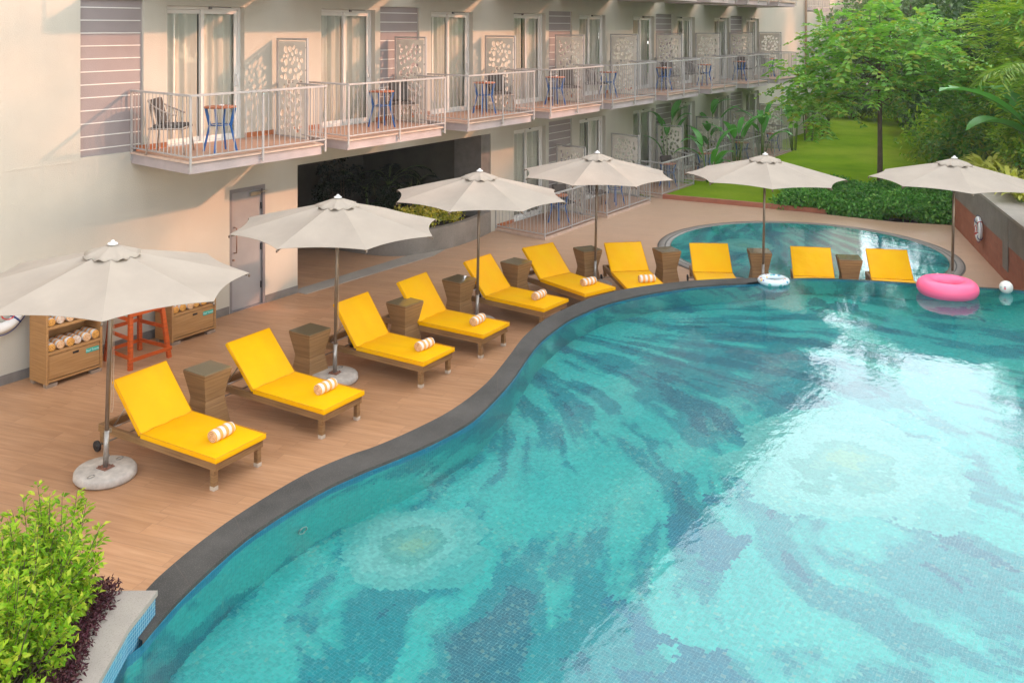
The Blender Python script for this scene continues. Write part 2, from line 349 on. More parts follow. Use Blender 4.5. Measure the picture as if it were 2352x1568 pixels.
def leafmat(name, cols, trans=.35, rough=.45, vein=None):
    a = NT(name); a.n.remove(a.b); g = a.node('ShaderNodeNewGeometry')
    st = [(i / max(1, len(cols) - 1), c) for i, c in enumerate(cols)]
    col = a.ramp(g.outputs['Random Per Island'], st)
    p = a.node('ShaderNodeBsdfPrincipled'); p.inputs['Roughness'].default_value = rough; p.inputs['Specular IOR Level'].default_value = .22
    t = a.node('ShaderNodeBsdfTranslucent'); a.set(p, 'Base Color', col); a.set(t, 'Color', a.mix(1.0, col, (1.0, 1.15, .6), 'MULTIPLY'))
    mx = a.node('ShaderNodeMixShader'); mx.inputs[0].default_value = trans
    a.l.new(p.outputs[0], mx.inputs[1]); a.l.new(t.outputs[0], mx.inputs[2]); a.l.new(mx.outputs[0], a.out.inputs[0]); return a.m
M['lf_bright'] = leafmat('leaf_bright', [(.13, .30, .012), (.26, .50, .02), (.44, .62, .04), (.09, .22, .012), (.62, .64, .07), (.30, .52, .03)], .45)
M['lf_mid'] = leafmat('leaf_mid', [(.06, .19, .03), (.11, .30, .04), (.20, .38, .05), (.08, .22, .03), (.36, .36, .05), (.14, .36, .06)], .35)
M['lf_tree'] = leafmat('leaf_garden_tree', [(.10, .26, .04), (.17, .40, .06), (.28, .55, .09), (.13, .33, .06), (.36, .60, .12), (.22, .46, .07), (.44, .42, .07), (.15, .36, .07)], .45)
M['lf_dark'] = leafmat('leaf_dark', [(.028, .075, .022), (.05, .115, .03), (.085, .17, .035), (.035, .09, .03), (.13, .22, .04)], .25)
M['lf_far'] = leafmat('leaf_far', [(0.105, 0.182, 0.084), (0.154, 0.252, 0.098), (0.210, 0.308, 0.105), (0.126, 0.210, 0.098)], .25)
M['lf_yellow'] = leafmat('leaf_yellow_green', [(.18, .36, .03), (.30, .48, .04), (.48, .56, .07), (.12, .26, .03), (.26, .44, .05)], .4)
M['lf_gold'] = leafmat('leaf_gold', [(.80, .62, .06), (.66, .58, .08), (.40, .46, .05), (.86, .74, .22), (.12, .22, .03)], .3)
M['lf_hedge'] = leafmat('leaf_hedge', [(.05, .19, .035), (.10, .32, .05), (.19, .46, .08), (.07, .24, .04), (.28, .50, .10)], .3)
M['lf_purple'] = leafmat('leaf_purple', [(.05, .012, .022), (.10, .025, .04), (.035, .01, .015), (.13, .05, .05)], .2)
M['lf_passage_shaded'] = leafmat('leaf_passage_shaded', [(.006, .017, .006), (.010, .026, .009), (.005, .014, .005)], .15)  # leaf greens taken near black, passage shade put into the colour
M['lf_big'] = leafmat('leaf_banana', [(0.053, 0.210, 0.045), (0.090, 0.300, 0.060), (0.135, 0.390, 0.060)], .3, .35)
M['lf_palm'] = leafmat('leaf_palm', [(0.143, 0.286, 0.039), (0.260, 0.416, 0.065), (0.390, 0.468, 0.104)], .35)
M['stalk'] = simple('green_stalk', (.14, .20, .05), .6, .2, 8)
def plastic(name, col, tr=.25, rough=.25):
    a = NT(name); a.b.inputs['Base Color'].default_value = c4(col); a.b.inputs['Roughness'].default_value = rough
    a.b.inputs['Subsurface Weight'].default_value = tr; a.b.inputs['Subsurface Radius'].default_value = (.1, .04, .05); a.b.inputs['Subsurface Scale'].default_value = .5
    return a.m
M['pink'] = plastic('pink_vinyl', (1.0, .15, .30), .35, .38)
def confetti(name, base, cols, sc, th=.42, spread=1.0):
    a = NT(name); co = a.coord(); v = a.node('ShaderNodeTexVoronoi'); a.set(v, 'Vector', co); v.inputs['Scale'].default_value = sc
    m = a.math('LESS_THAN', v.outputs['Distance'], th)
    sp = a.node('ShaderNodeSeparateXYZ'); a.l.new(v.outputs['Color'], sp.inputs[0])
    c = a.ramp(sp.outputs[0], [(i / len(cols), x) for i, x in enumerate(cols)], 'CONSTANT')
    keep = a.math('LESS_THAN', sp.outputs[1], spread)
    a.set(a.b, 'Base Color', a.mix(a.math('MULTIPLY', m, keep), base, c)); a.b.inputs['Roughness'].default_value = .25; return a.m
M['confring'] = confetti('printed_clear_vinyl', (.62, .74, .78), [(.6, .2, .1), (.1, .35, .5), (.75, .5, .15), (.15, .5, .45), (.2, .15, .4), (.7, .75, .75)], 13, .40, .8)
M['confball'] = confetti('beach_ball_vinyl', (.74, .74, .68), [(.8, .12, .14), (.25, .25, .3), (.35, .55, .5), (.75, .6, .3)], 17, .26, .55)

# ---------------------------------------------------------------- mesh helpers
class MB:
    def __init__(s): s.v = []; s.f = []; s.mi = []; s.cur = 0; s.sm = []
    def add(s, vs_, fs, smooth=False):
        o = len(s.v); s.v += [tuple(x) for x in vs_]
        for f in fs: s.f.append(tuple(o + i for i in f)); s.mi.append(s.cur); s.sm.append(smooth)
        return s
    def box(s, x0, x1, y0, y1, z0, z1):
        v = [(x0, y0, z0), (x1, y0, z0), (x1, y1, z0), (x0, y1, z0), (x0, y0, z1), (x1, y0, z1), (x1, y1, z1), (x0, y1, z1)]
        return s.add(v, [(0, 3, 2, 1), (4, 5, 6, 7), (0, 1, 5, 4), (1, 2, 6, 5), (2, 3, 7, 6), (3, 0, 4, 7)])
    def bar(s, p, q, w, h=None, up=(0, 0, 1)):
        h = h or w; p = Vector(p); q = Vector(q); d = (q - p).normalized(); u = Vector(up)
        if abs(d.dot(u)) > .98: u = Vector((0, 1, 0))
        a = d.cross(u).normalized() * w / 2; b = a.cross(d).normalized() * h / 2
        v = [p - a - b, p + a - b, p + a + b, p - a + b, q - a - b, q + a - b, q + a + b, q - a + b]
        return s.add(v, [(0, 1, 2, 3), (7, 6, 5, 4), (0, 4, 5, 1), (1, 5, 6, 2), (2, 6, 7, 3), (3, 7, 4, 0)])
    def tube(s, pts, r, n=8, cap=True):
        pts = [Vector(p) for p in pts]; rs = r if isinstance(r, (list, tuple)) else [r] * len(pts)
        vs_ = []; ref = None
        for i, p in enumerate(pts):
            d = (pts[min(i + 1, len(pts) - 1)] - pts[max(i - 1, 0)]).normalized()
            if ref is None: ref = d.orthogonal().normalized()
            ref = (ref - d * ref.dot(d)).normalized(); b = d.cross(ref)
            vs_ += [p + (ref * math.cos(2 * math.pi * k / n) + b * math.sin(2 * math.pi * k / n)) * rs[i] for k in range(n)]
        fs = [(i * n + k, i * n + (k + 1) % n, (i + 1) * n + (k + 1) % n, (i + 1) * n + k) for i in range(len(pts) - 1) for k in range(n)]
        if cap: fs += [tuple(range(n))[::-1], tuple((len(pts) - 1) * n + k for k in range(n))]
        return s.add(vs_, fs, True)
    def lathe(s, prof, n=32, c=(0, 0, 0), cap=True):
        vs_ = [(c[0] + r * math.cos(2 * math.pi * k / n), c[1] + r * math.sin(2 * math.pi * k / n), c[2] + z) for r, z in prof for k in range(n)]
        fs = [(i * n + k, i * n + (k + 1) % n, (i + 1) * n + (k + 1) % n, (i + 1) * n + k) for i in range(len(prof) - 1) for k in range(n)]
        if cap: fs += [tuple(range(n))[::-1], tuple((len(prof) - 1) * n + k for k in range(n))]
        return s.add(vs_, fs, True)
    def prism(s, poly, z0, z1):
        n = len(poly); v = [(x, y, z0) for x, y in poly] + [(x, y, z1) for x, y in poly]
        return s.add(v, [tuple(range(n))[::-1], tuple(range(n, 2 * n))] + [(i, (i + 1) % n, n + (i + 1) % n, n + i) for i in range(n)])
    def torus(s, R_, r, n=48, m=16, axis='z', squash=1):
        vs_ = []
        for i in range(n):
            a = 2 * math.pi * i / n
            for j in range(m):
                b = 2 * math.pi * j / m; rr = R_ + r * math.cos(b); z = r * math.sin(b) * squash
                p = (rr * math.cos(a), rr * math.sin(a), z)
                vs_.append(p if axis == 'z' else (p[0], p[2], p[1]))
        return s.add(vs_, [(i * m + j, ((i + 1) % n) * m + j, ((i + 1) % n) * m + (j + 1) % m, i * m + (j + 1) % m) for i in range(n) for j in range(m)], True)
    def build(s, name, mats, parent=None, bevel=0, loc=None):
        me = bpy.data.meshes.new(name); me.from_pydata(s.v, [], s.f)
        for m_ in (mats if isinstance(mats, (list, tuple)) else [mats]): me.materials.append(M[m_] if isinstance(m_, str) else m_)
        me.polygons.foreach_set('material_index', s.mi); me.polygons.foreach_set('use_smooth', s.sm); me.update()
        o = bpy.data.objects.new(name, me); scn.collection.objects.link(o)
        if parent: o.parent = parent
        if loc: o.location = loc
        bm = bmesh.new(); bm.from_mesh(me); bmesh.ops.recalc_face_normals(bm, faces=bm.faces)
        if bevel:
            es = [e for e in bm.edges if len(e.link_faces) == 2 and e.calc_face_angle(0) > .6]
            bmesh.ops.bevel(bm, geom=es, offset=bevel, segments=2, profile=.6, affect='EDGES', clamp_overlap=True)
        bm.to_mesh(me); bm.free()
        return o
def tag(o, label=None, cat=None, group=None, kind=None):
    if label: o['label'] = label
    if cat: o['category'] = cat
    if group: o['group'] = group
    if kind: o['kind'] = kind
    return o
def empty(name, loc=(0, 0, 0), rz=0, parent=None):
    o = bpy.data.objects.new(name, None); scn.collection.objects.link(o); o.location = loc; o.rotation_euler = (0, 0, rz)
    o.empty_display_size = .2
    if parent: o.parent = parent
    return o
def dup(o, loc=None, rz=None, label=None, parent=None, skip=()):
    c = o.copy(); scn.collection.objects.link(c)
    if parent: c.parent = parent
    if loc is not None: c.location = loc
    if rz is not None: c.rotation_euler = (c.rotation_euler[0], c.rotation_euler[1], rz)
    if label: c['label'] = label
    for ch in list(o.children): dup(ch, parent=c)
    return c

# leaf clouds -------------------------------------------------
def leaf_object(name, P, D, Nn, L, Wd, mat, parent=None, fold=.25):
    """P base points, D unit directions, Nn unit normals, L lengths, Wd widths -> one mesh of folded leaves"""
    P, D, Nn = map(np.asarray, (P, D, Nn)); n = len(P); L = np.asarray(L)[:, None]; Wd = np.asarray(Wd)[:, None]
    S = np.cross(D, Nn); S /= np.linalg.norm(S, axis=1)[:, None] + 1e-9; N2 = np.cross(S, D)
    m1 = P + D * L * .42
    v = np.stack([P, m1 + S * Wd / 2 + N2 * Wd * fold, P + D * L + N2 * (-L * .12), m1 - S * Wd / 2 + N2 * Wd * fold], 1).reshape(-1, 3)
    idx = np.arange(n)[:, None] * 4
    f = np.concatenate([idx + [0, 1, 2], idx + [0, 2, 3]], 1).reshape(-1, 3)
    me = bpy.data.meshes.new(name); me.vertices.add(len(v)); me.vertices.foreach_set('co', v.ravel())
    me.loops.add(f.size); me.loops.foreach_set('vertex_index', f.ravel().astype(np.int32))
    me.polygons.add(len(f)); me.polygons.foreach_set('loop_start', (np.arange(len(f)) * 3).astype(np.int32))
    me.update(calc_edges=True); me.validate()
    me.materials.append(M[mat]); o = bpy.data.objects.new(name, me); scn.collection.objects.link(o)
    if parent: o.parent = parent
    return o
def unit(a): return a / (np.linalg.norm(a, axis=-1, keepdims=True) + 1e-9)
def scatter(centers, radii, per, L, W_, rs, up=.5, flat=1.0, shell=.5):
    """leaves around clump centres"""
    C = np.repeat(np.asarray(centers), per, 0); Rr = np.repeat(np.asarray(radii), per)
    n = len(C); d = unit(rs.normal(size=(n, 3))); rad = (shell + (1 - shell) * rs.random(n)) ** .7
    P = C + d * (Rr * rad)[:, None] * np.array([1, 1, flat])
    D = unit(d * .8 + rs.normal(size=(n, 3)) * .7 + np.array([0, 0, -.1])); Nn = unit(np.array([0, 0, up]) + rs.normal(size=(n, 3)) * .45 + d * .3)
    return P, D, Nn, L * (.7 + .6 * rs.random(n)), W_ * (.7 + .6 * rs.random(n))
def sprays(centers, radii, per, sl, k, L, W_, rs, droop=.25, flat=.8):
    """pinnate sprays: a short twig with paired leaflets, growing outward from each clump"""
    out = [[], [], [], [], []]
    for c, r in zip(centers, radii):
        for _ in range(per):
            d = unit(rs.normal(size=3)); o = np.asarray(c) + d * r * (.35 + .5 * rs.random()) * np.array([1, 1, flat])
            t = unit(np.array([d[0], d[1], d[2] * .3 + .05]) + rs.normal(size=3) * .25)
            side = unit(np.cross(t, [0, 0, 1])); nn = unit(np.cross(side, t) + rs.normal(size=3) * .15)
            if nn[2] < 0: nn = -nn
            ln = sl * (.7 + .6 * rs.random())
            for j in range(k):
                f = (j + .6) / k; p = o + t * ln * f + np.array([0, 0, -droop * ln * f * f])
                for sgn in (-1, 1):
                    out[0].append(p); out[1].append(unit(side * sgn + t * .35 + rs.normal(size=3) * .12)); out[2].append(unit(nn + rs.normal(size=3) * .18))
                    out[3].append(L * (.8 + .4 * rs.random())); out[4].append(W_ * (.8 + .4 * rs.random()))
    return out
def crown_points(c, rx, ry, rz, n, rs, low=-.4, gap=.35):
    pts = []
    while len(pts) < n:
        d = unit(rs.normal(size=3))
        if d[2] < low: continue
        r = .35 + .65 * rs.random() ** .6
        p = np.array(c) + d * np.array([rx, ry, rz]) * r
        pts.append(p)
    return pts
def tree(name, label, loc, h, crown, mat, rs_seed, n=40, cr=.8, per=60, L=.2, W_=.1, trunk=.14, mode='scatter', group=None, bark='bark', cat='tree', clear=.35, lean=(0, 0), low=-.4, spray=(.6, 7)):
    rs = np.random.RandomState(rs_seed); t = empty(name, loc); tag(t, label, cat, group)
    rx, ry, rz = crown; cz = h - rz; cc = (lean[0], lean[1], cz)
    cs = crown_points(cc, rx, ry, rz, n, rs, low)
    mb = MB(); fork = Vector((lean[0] * .4, lean[1] * .4, h * clear))
    mb.tube([(0, 0, -.1), (lean[0] * .15 + .03, lean[1] * .15, h * clear * .5), fork, (lean[0] * .8, lean[1] * .8, cz), (lean[0], lean[1], h - rz * .3)], [trunk * 1.25, trunk, trunk * .85, trunk * .5, trunk * .15], 9)
    mb.build('trunk', bark, t)
    lb = MB()
    for i, c in enumerate(cs):
        if i % 2: continue
        f = .1 + .8 * rs.random(); a = fork.lerp(Vector((lean[0], lean[1], h - rz * .6)), f * .8); c = Vector(c)
        mid = a.lerp(c, .5) + Vector((0, 0, -.08 * (c - a).length)); lb.tube([a, mid, c], [trunk * .3, trunk * .17, trunk * .05], 5)
    lb.build('limbs', bark, t)
    radii = cr * (.6 + .7 * rs.random(len(cs)))
    if mode == 'scatter': a = scatter(cs, radii, per, L, W_, rs)
    else: a = sprays(cs, radii, per, spray[0], spray[1], L, W_, rs)
    leaf_object('crown', *a, mat, t)
    return t
def shrub(name, label, loc, size, mat, seed, n=14, per=70, L=.1, W_=.05, cat='shrub', group=None, stems=True, cr=.3, up=.5, low=-.1, kind=None):
    rs = np.random.RandomState(seed); t = empty(name, loc); tag(t, label, cat, group, kind)
    rx, ry, rz = size; cs = crown_points((0, 0, rz * .45), rx, ry, rz * .55, n, rs, low)
    if stems:
        mb = MB()
        for c in cs:
            b = Vector((c[0] * .25, c[1] * .25, -.03)); mb.tube([b, b.lerp(Vector(c), .55) + Vector((0, 0, .05)), c], [.014, .010, .004], 5)
        mb.build('stems', 'bark', t)
    leaf_object('foliage', *scatter(cs, cr * (.6 + .7 * rs.random(len(cs))), per, L, W_, rs, up, shell=.15), mat, t)
    return t
def sprig_shrub(name, label, loc, size, mat, seed, twigs=70, L=.05, W_=.026, group=None, bend=.3):
    """shrub of thin upright twigs, each carrying leaves along its outer half"""
    rs = np.random.RandomState(seed); t = empty(name, loc); tag(t, label, 'shrub', group); rx, ry, rz = size; st = MB(); out = [[], [], [], [], []]
    for i in range(twigs):
        a = rs.random() * 2 * math.pi; q = rs.random() ** .6; hgt = rz * (.30 + .75 * rs.random() ** 1.2) * (1 - .35 * q * q)
        end = np.array([rx * q * math.cos(a), ry * q * math.sin(a), hgt]); b = np.array([end[0] * .3, end[1] * .3, 0]); mid = (b + end) / 2 + rs.normal(size=3) * .03 + np.array([0, 0, .06])
        pts = [b * (1 - u) ** 2 + 2 * mid * u * (1 - u) + end * u * u for u in np.linspace(0, 1, 9)]; st.tube([Vector(x) for x in pts], [.006 - .0006 * k for k in range(9)], 4)
        nl = int(26 + 22 * rs.random())
        for k in range(nl):
            u = .30 + .70 * rs.random() ** .8; f = u * 8; m_ = min(7, int(f)); p = pts[m_] + (pts[m_ + 1] - pts[m_]) * (f - m_); d = unit(pts[m_ + 1] - pts[m_]); s_ = unit(rs.normal(size=3)); s_ = unit(s_ - d * s_.dot(d))
            off_ = s_ * rs.random() * .075 * (1.15 - u * .7); out[0].append(p + off_); out[1].append(unit(d * .55 + s_ * .9 + np.array([0, 0, .15]))); out[2].append(unit(np.array([0, 0, .8]) - s_ * .25 + rs.normal(size=3) * .35)); sc = (.75 + .5 * rs.random()); out[3].append(L * sc); out[4].append(W_ * sc)
    st.build('stems', 'bark', t); leaf_object('foliage', *out, mat, t); return t
def blade(mb, base, direc, length, width, curl, n=9, tear=0, rs=None, rise=1.2):
    """one arching leaf blade with midrib"""
    b = Vector(base); d = Vector(direc).normalized(); hor = Vector((d.x, d.y, 0))
    hor = hor.normalized() if hor.length > .05 else Vector((1, 0, 0)); side = hor.cross(Vector((0, 0, 1))).normalized()
    pts = []; p = b.copy(); ang = math.asin(max(-1, min(1, d.z))); st = length / n
    for i in range(n + 1):
        pts.append(p.copy()); p = p + (hor * math.cos(ang) + Vector((0, 0, 1)) * math.sin(ang)) * st; ang -= curl / n * (.5 + i / n)
    vs_ = []; fs = []
    for i, q in enumerate(pts):
        f = i / n; w_ = width * .5 * (math.sin(math.pi * min(1, (f * .94 + .05))) ** .6) if f > .0 else width * .03
        if tear: w_ *= (1.0 if i % 2 else .62)
        fw = hor * (w_ * .35 if tear and i % 2 else 0)
        vs_ += [q + side * w_ + fw + Vector((0, 0, w_ * .28)), q, q - side * w_ + fw + Vector((0, 0, w_ * .28))]
        if i: 
            o = (i - 1) * 3; fs += [(o, o + 1, o + 4, o + 3), (o + 1, o + 2, o + 5, o + 4)]
    mb.add(vs_, fs, True); return pts
def banana(name, label, loc, n, length, width, seed, mat='lf_big', h=.6, cat='plant', group=None, spread=.6, curl=1.5):
    rs = np.random.RandomState(seed); t = empty(name, loc); tag(t, label, cat, group); st = MB()
    for i in range(n):
        a = 2 * math.pi * (i / n) + rs.normal() * .3; el = .75 + .55 * rs.random(); r0 = spread * .12
        b = (r0 * math.cos(a), r0 * math.sin(a), 0); ph = h * (.5 + .8 * rs.random())
        top = (b[0] + math.cos(a) * spread * .35 * rs.random(), b[1] + math.sin(a) * spread * .35 * rs.random(), ph)
        st.tube([b, ((b[0] + top[0]) / 2, (b[1] + top[1]) / 2, ph * .55), top], [.022, .016, .01], 5)
        lb = MB(); blade(lb, top, (math.cos(a) * math.cos(el), math.sin(a) * math.cos(el), math.sin(el)), length * (.7 + .5 * rs.random()), width * (.7 + .5 * rs.random()), curl * (.6 + .7 * rs.random()))
        lb.build('leaf', mat, t)
    st.build('stems', 'stalk', t); return t
def palm(name, label, loc, n, length, seed, mat='lf_palm', h=.5, cat='palm', group=None, leaflets=22, L=.3, W_=.03, trunk=.04, stems=1, el0=.8):
    rs = np.random.RandomState(seed); t = empty(name, loc); tag(t, label, cat, group); st = MB(); out = [[], [], [], [], []]
    for s_ in range(stems):
        ox, oy = (rs.normal(size=2) * .15) if stems > 1 else (0, 0); hh = h * (.7 + .5 * rs.random()) if stems > 1 else h
        if hh > .1: st.tube([(ox, oy, -.05), (ox * 1.3, oy * 1.3, hh * .6), (ox * 1.6, oy * 1.6, hh)], [trunk, trunk * .8, trunk * .6], 7)
        for i in range(n):
            a = 2 * math.pi * i / n + rs.normal() * .25; el = el0 + .4 * rs.random(); p = Vector((ox * 1.6, oy * 1.6, hh)); ln = length * (.75 + .4 * rs.random()); pts = [p.copy()]; e = el
            for j in range(8):
                p = p + Vector((math.cos(a) * math.cos(e), math.sin(a) * math.cos(e), math.sin(e))) * ln / 8; e -= .12 + .06 * j * (.6 + .3 * rs.random()); pts.append(p.copy())
            st.tube(pts, [.012 - .0012 * k for k in range(9)], 4)
            for j in range(leaflets):
                f = .15 + .85 * j / leaflets; q = f * 8; k = min(7, int(q)); pp = pts[k].lerp(pts[k + 1], q - k); dd = (pts[k + 1] - pts[k]).normalized(); sd_ = dd.cross(Vector((0, 0, 1))).normalized()
                for sg in (-1, 1):
                    out[0].append(tuple(pp)); out[1].append(unit(np.array(sd_ * sg + dd * .7 + Vector((0, 0, -.15))) + rs.normal(size=3) * .08)); out[2].append(unit(np.array([0, 0, 1.0]) + rs.normal(size=3) * .2))
                    out[3].append(L * (1 - .5 * abs(f - .45)) * (.85 + .3 * rs.random())); out[4].append(W_)
    st.build('stems', 'stalk', t); leaf_object('fronds', *out, mat, t, fold=.1); return t
# ================================================================ GROUND, DECK, POOLS
def poly_obj(name, poly, z, mat, kind='structure'):
    from mathutils.geometry import tessellate_polygon
    me = bpy.data.meshes.new(name); tr_ = tessellate_polygon([[Vector((x, y, 0)) for x, y in poly]])
    fs = []
    for t in tr_:
        p = [Vector(poly[i]) for i in t]
        if (p[1] - p[0]).cross(p[2] - p[0]) < 0: t = t[::-1]
        fs.append(tuple(t))
    me.from_pydata([(x, y, z) for x, y in poly], [], fs); me.update(); me.materials.append(M[mat])
    o = bpy.data.objects.new(name, me); scn.collection.objects.link(o); tag(o, kind=kind); return o
OUT = [(4.0, -7.34), (4.35, -7.16), (4.6, -7.06), (5.07, -6.93), (5.59, -6.84), (6.33, -6.79), (6.87, -6.86), (7.16, -6.94), (7.68, -7.01), (8.34, -7.03), (9.17, -6.9), (10.05, -6.62), (10.89, -6.33), (11.69, -6.17), (12.4, -6.15), (13.0, -6.2), (13.7, -6.39), (14.44, -6.81), (14.97, -7.22), (15.5, -7.78), (15.95, -8.38)]
INN = [(3.98, -7.66), (4.19, -7.56), (4.48, -7.44), (4.89, -7.31), (5.39, -7.19), (6.14, -7.14), (6.64, -7.19), (7.08, -7.28), (7.54, -7.36), (8.08, -7.39), (8.53, -7.33), (9.41, -7.1), (10.3, -6.79), (10.95, -6.6), (11.83, -6.47), (12.35, -6.48), (12.9, -6.54), (13.68, -6.8), (14.3, -7.12), (14.82, -7.5), (15.25, -7.95)]
def smooth(pts, k=4):
    res = []
    for i in range(len(pts) - 1):
        p0, p1, p2, p3 = (np.array(pts[max(0, i - 1)]), np.array(pts[i]), np.array(pts[i + 1]), np.array(pts[min(len(pts) - 1, i + 2)]))
        for j in range(k):
            t = j / k; res.append(tuple(.5 * ((2 * p1) + (-p0 + p2) * t + (2 * p0 - 5 * p1 + 4 * p2 - p3) * t * t + (-p0 + 3 * p1 - 3 * p2 + p3) * t ** 3)))
    res.append(tuple(pts[-1])); return res
OUTS, INNS = smooth(OUT), smooth(INN)
INF = smooth([(15.95, -8.38), (16.25, -8.75), (16.5, -9.25), (16.72, -9.8), (16.93, -10.4), (17.17, -11.05), (17.36, -11.6), (17.42, -12.0), (17.40, -12.6)])
REST = [(17.0, -13.3), (16.2, -15.5), (15, -18), (9, -19.5), (3, -19), (-1, -17), (.2, -13.5), (1.3, -11.2), (2.3, -9.55), (2.9, -8.65), (3.41, -8.01), (3.85, -7.68)]
WZ = .765; FZ = -.16                                # water level, pool floor
PLAN = [(4.21, -7.48), (3.85, -7.68), (3.41, -8.01), (2.9, -8.65), (2.3, -9.55), (1.3, -11.2), (.3, -12.4), (-.5, -12.4), (-.5, -6.1), (3.42, -6.33)]
ground = poly_obj('ground', [(-90, -120), (220, -120), (220, 120), (-90, 120)], -.9, 'soil')
DECKP = [(-4, .0), (-4, -6.5)] + [(3.3, -6.7)] + OUTS + INF[1:] + [(17.5, -12.5), (20.44, -11.41), (26.35, -9.42), (25.93, -8.13), (25.9, -4.9), (25.6, -1.4), (25.5, 0.0)]
poly_obj('pool_deck', DECKP, 0, 'deck')
# raised pool shell: outer wall, floor and mosaic lining
shell = MB()
ring = INNS + [(15.6, -8.3)] + INF[1:] + REST
def wall_strip(pts, z0, z1, name, mat, closed=False, uvs=1.0):
    me = bpy.data.meshes.new(name); v = []; f = []; n = len(pts)
    for x, y in pts: v += [(x, y, z0), (x, y, z1)]
    m_ = n if closed else n - 1
    for i in range(m_): j = (i + 1) % n; f.append((2 * i, 2 * j, 2 * j + 1, 2 * i + 1))
    me.from_pydata(v, [], f); me.materials.append(M[mat]); uv = me.uv_layers.new(name='UVMap'); arc = [0]
    for i in range(n): q = pts[(i + 1) % n]; arc.append(arc[-1] + math.dist(pts[i], q))
    for fi, p in enumerate(me.polygons):
        for li, k in zip(p.loop_indices, ((fi, z0), (fi + 1, z0), (fi + 1, z1), (fi, z1))): uv.data[li].uv = (arc[k[0]] * uvs, k[1] * uvs)
        p.use_smooth = True
    o = bpy.data.objects.new(name, me); scn.collection.objects.link(o); tag(o, kind='structure'); return o
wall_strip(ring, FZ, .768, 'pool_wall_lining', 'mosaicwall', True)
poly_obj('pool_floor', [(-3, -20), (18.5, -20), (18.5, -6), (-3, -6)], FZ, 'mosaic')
poly_obj('pool_water', ring[:len(INNS)] + [(15.7, -8.32)] + [(x + .07, y) for x, y in INF[1:]] + REST, WZ, 'water')
cop = MB()
no = [OUTS[int(round(i * (len(OUTS) - 1) / 79))] for i in range(80)]; ni = [INNS[int(round(i * (len(INNS) - 1) / 79))] for i in range(80)]
v = []; f = []
for (xo, yo), (xi, yi) in zip(OUTS, INNS): v += [(xo, yo, 0), (xo, yo, .8), (xi, yi, .8), (xi, yi, .769)]
for i in range(len(OUTS) - 1):
    a_ = 4 * i; b_ = a_ + 4
    f += [(a_, b_, b_ + 1, a_ + 1), (a_ + 1, b_ + 1, b_ + 2, a_ + 2), (a_ + 2, b_ + 2, b_ + 3, a_ + 3)]
cop.add(v, f); tag(cop.build('pool_coping', 'coping'), kind='structure')
jn = MB(); acc = 0; last = OUTS[0]
for i in range(1, len(OUTS) - 1):
    acc += math.dist(OUTS[i], OUTS[i - 1])
    if acc > .75:
        acc = 0; o_, q_ = Vector(OUTS[i]), Vector(INNS[i]); d_ = (q_ - o_).normalized(); s_ = Vector((-d_.y, d_.x)) * .0022
        jn.add([(*(o_ + s_), .8012), (*(o_ - s_), .8012), (*(q_ - s_), .8012), (*(q_ + s_), .8012)], [(0, 1, 2, 3)])
tag(jn.build('coping_joints', 'cushion_dark'), kind='structure')
# infinity edge: outer wall that the water just covers
v = []; f = []
for i, (x, y) in enumerate(INF):
    v += [(x + .14, y - .0, 0), (x + .14, y, .752), (x - .02, y, .752), (x - .02, y, FZ)]
    if i: a_ = 4 * (i - 1); b_ = 4 * i; f += [(a_, b_, b_ + 1, a_ + 1), (a_ + 1, b_ + 1, b_ + 2, a_ + 2)]
tag(MB().add(v, f).build('infinity_edge', 'coping'), kind='structure')
# small underwater inlet fitting
ft = MB(); ft.torus(.05, .008, 20, 8, axis='y'); fo = ft.build('pool_inlet', 'chrome'); fo.location = (5.95, -7.17, .30); tag(fo, 'round metal water inlet set in the pool wall under the near coping', 'inlet')

# corner planter box at the near end of the pool
pl = MB(); pl.prism(PLAN, FZ, .93); po = pl.build('corner_planter', 'mosaicplanter')
tag(po, 'low granite topped planter with blue mosaic side at the near pool corner', 'planter')
def inset(poly, d):
    n = len(poly); r = []
    ar = sum(poly[i][0] * poly[(i + 1) % n][1] - poly[(i + 1) % n][0] * poly[i][1] for i in range(n)); sg = 1 if ar > 0 else -1
    for i in range(n):
        p0, p1, p2 = (Vector(poly[i - 1]), Vector(poly[i]), Vector(poly[(i + 1) % n])); e1 = (p1 - p0).normalized(); e2 = (p2 - p1).normalized()
        n1 = Vector((-e1.y, e1.x)) * sg; n2 = Vector((-e2.y, e2.x)) * sg; b = (n1 + n2); b = b / max(.35, b.length_squared / 2) if b.length > .1 else n1
        r.append(tuple(p1 + b * d))
    return r
PI_ = [(4.02, -7.22), (3.86, -7.35), (3.63, -7.52), (3.45, -7.72), (3.33, -7.88), (2.6, -8.5), (2.0, -9.4), (1.0, -11), (-.3, -12), (-.3, -6.3), (3.38, -6.45)]
# UVs for the mosaic side
uv = po.data.uv_layers.new(name='UVMap')
for p in po.data.polygons:
    for li in p.loop_indices:
        c = po.data.vertices[po.data.loops[li].vertex_index].co; uv.data[li].uv = (c.x * .75 + c.y * .66, c.z)
OV = inset(PLAN, -.012); n = len(PLAN); from mathutils.geometry import tessellate_polygon
allp = OV + PI_; tr_ = tessellate_polygon([[Vector((x, y, 0)) for x, y in OV], [Vector((x, y, 0)) for x, y in PI_]])
rim = MB(); rim.add([(x, y, .97) for x, y in allp], [tuple(t) for t in tr_])
for L_ in (OV, PI_):
    m_ = len(L_); rim.add([(x, y, .932) for x, y in L_] + [(x, y, .97) for x, y in L_], [(i, (i + 1) % m_, m_ + (i + 1) % m_, m_ + i) for i in range(m_)])
rim.build('granite_rim', 'granitelight', po)
so = MB(); so.prism(PI_, .92, .952); so.build('soil_bed', 'soil', po)

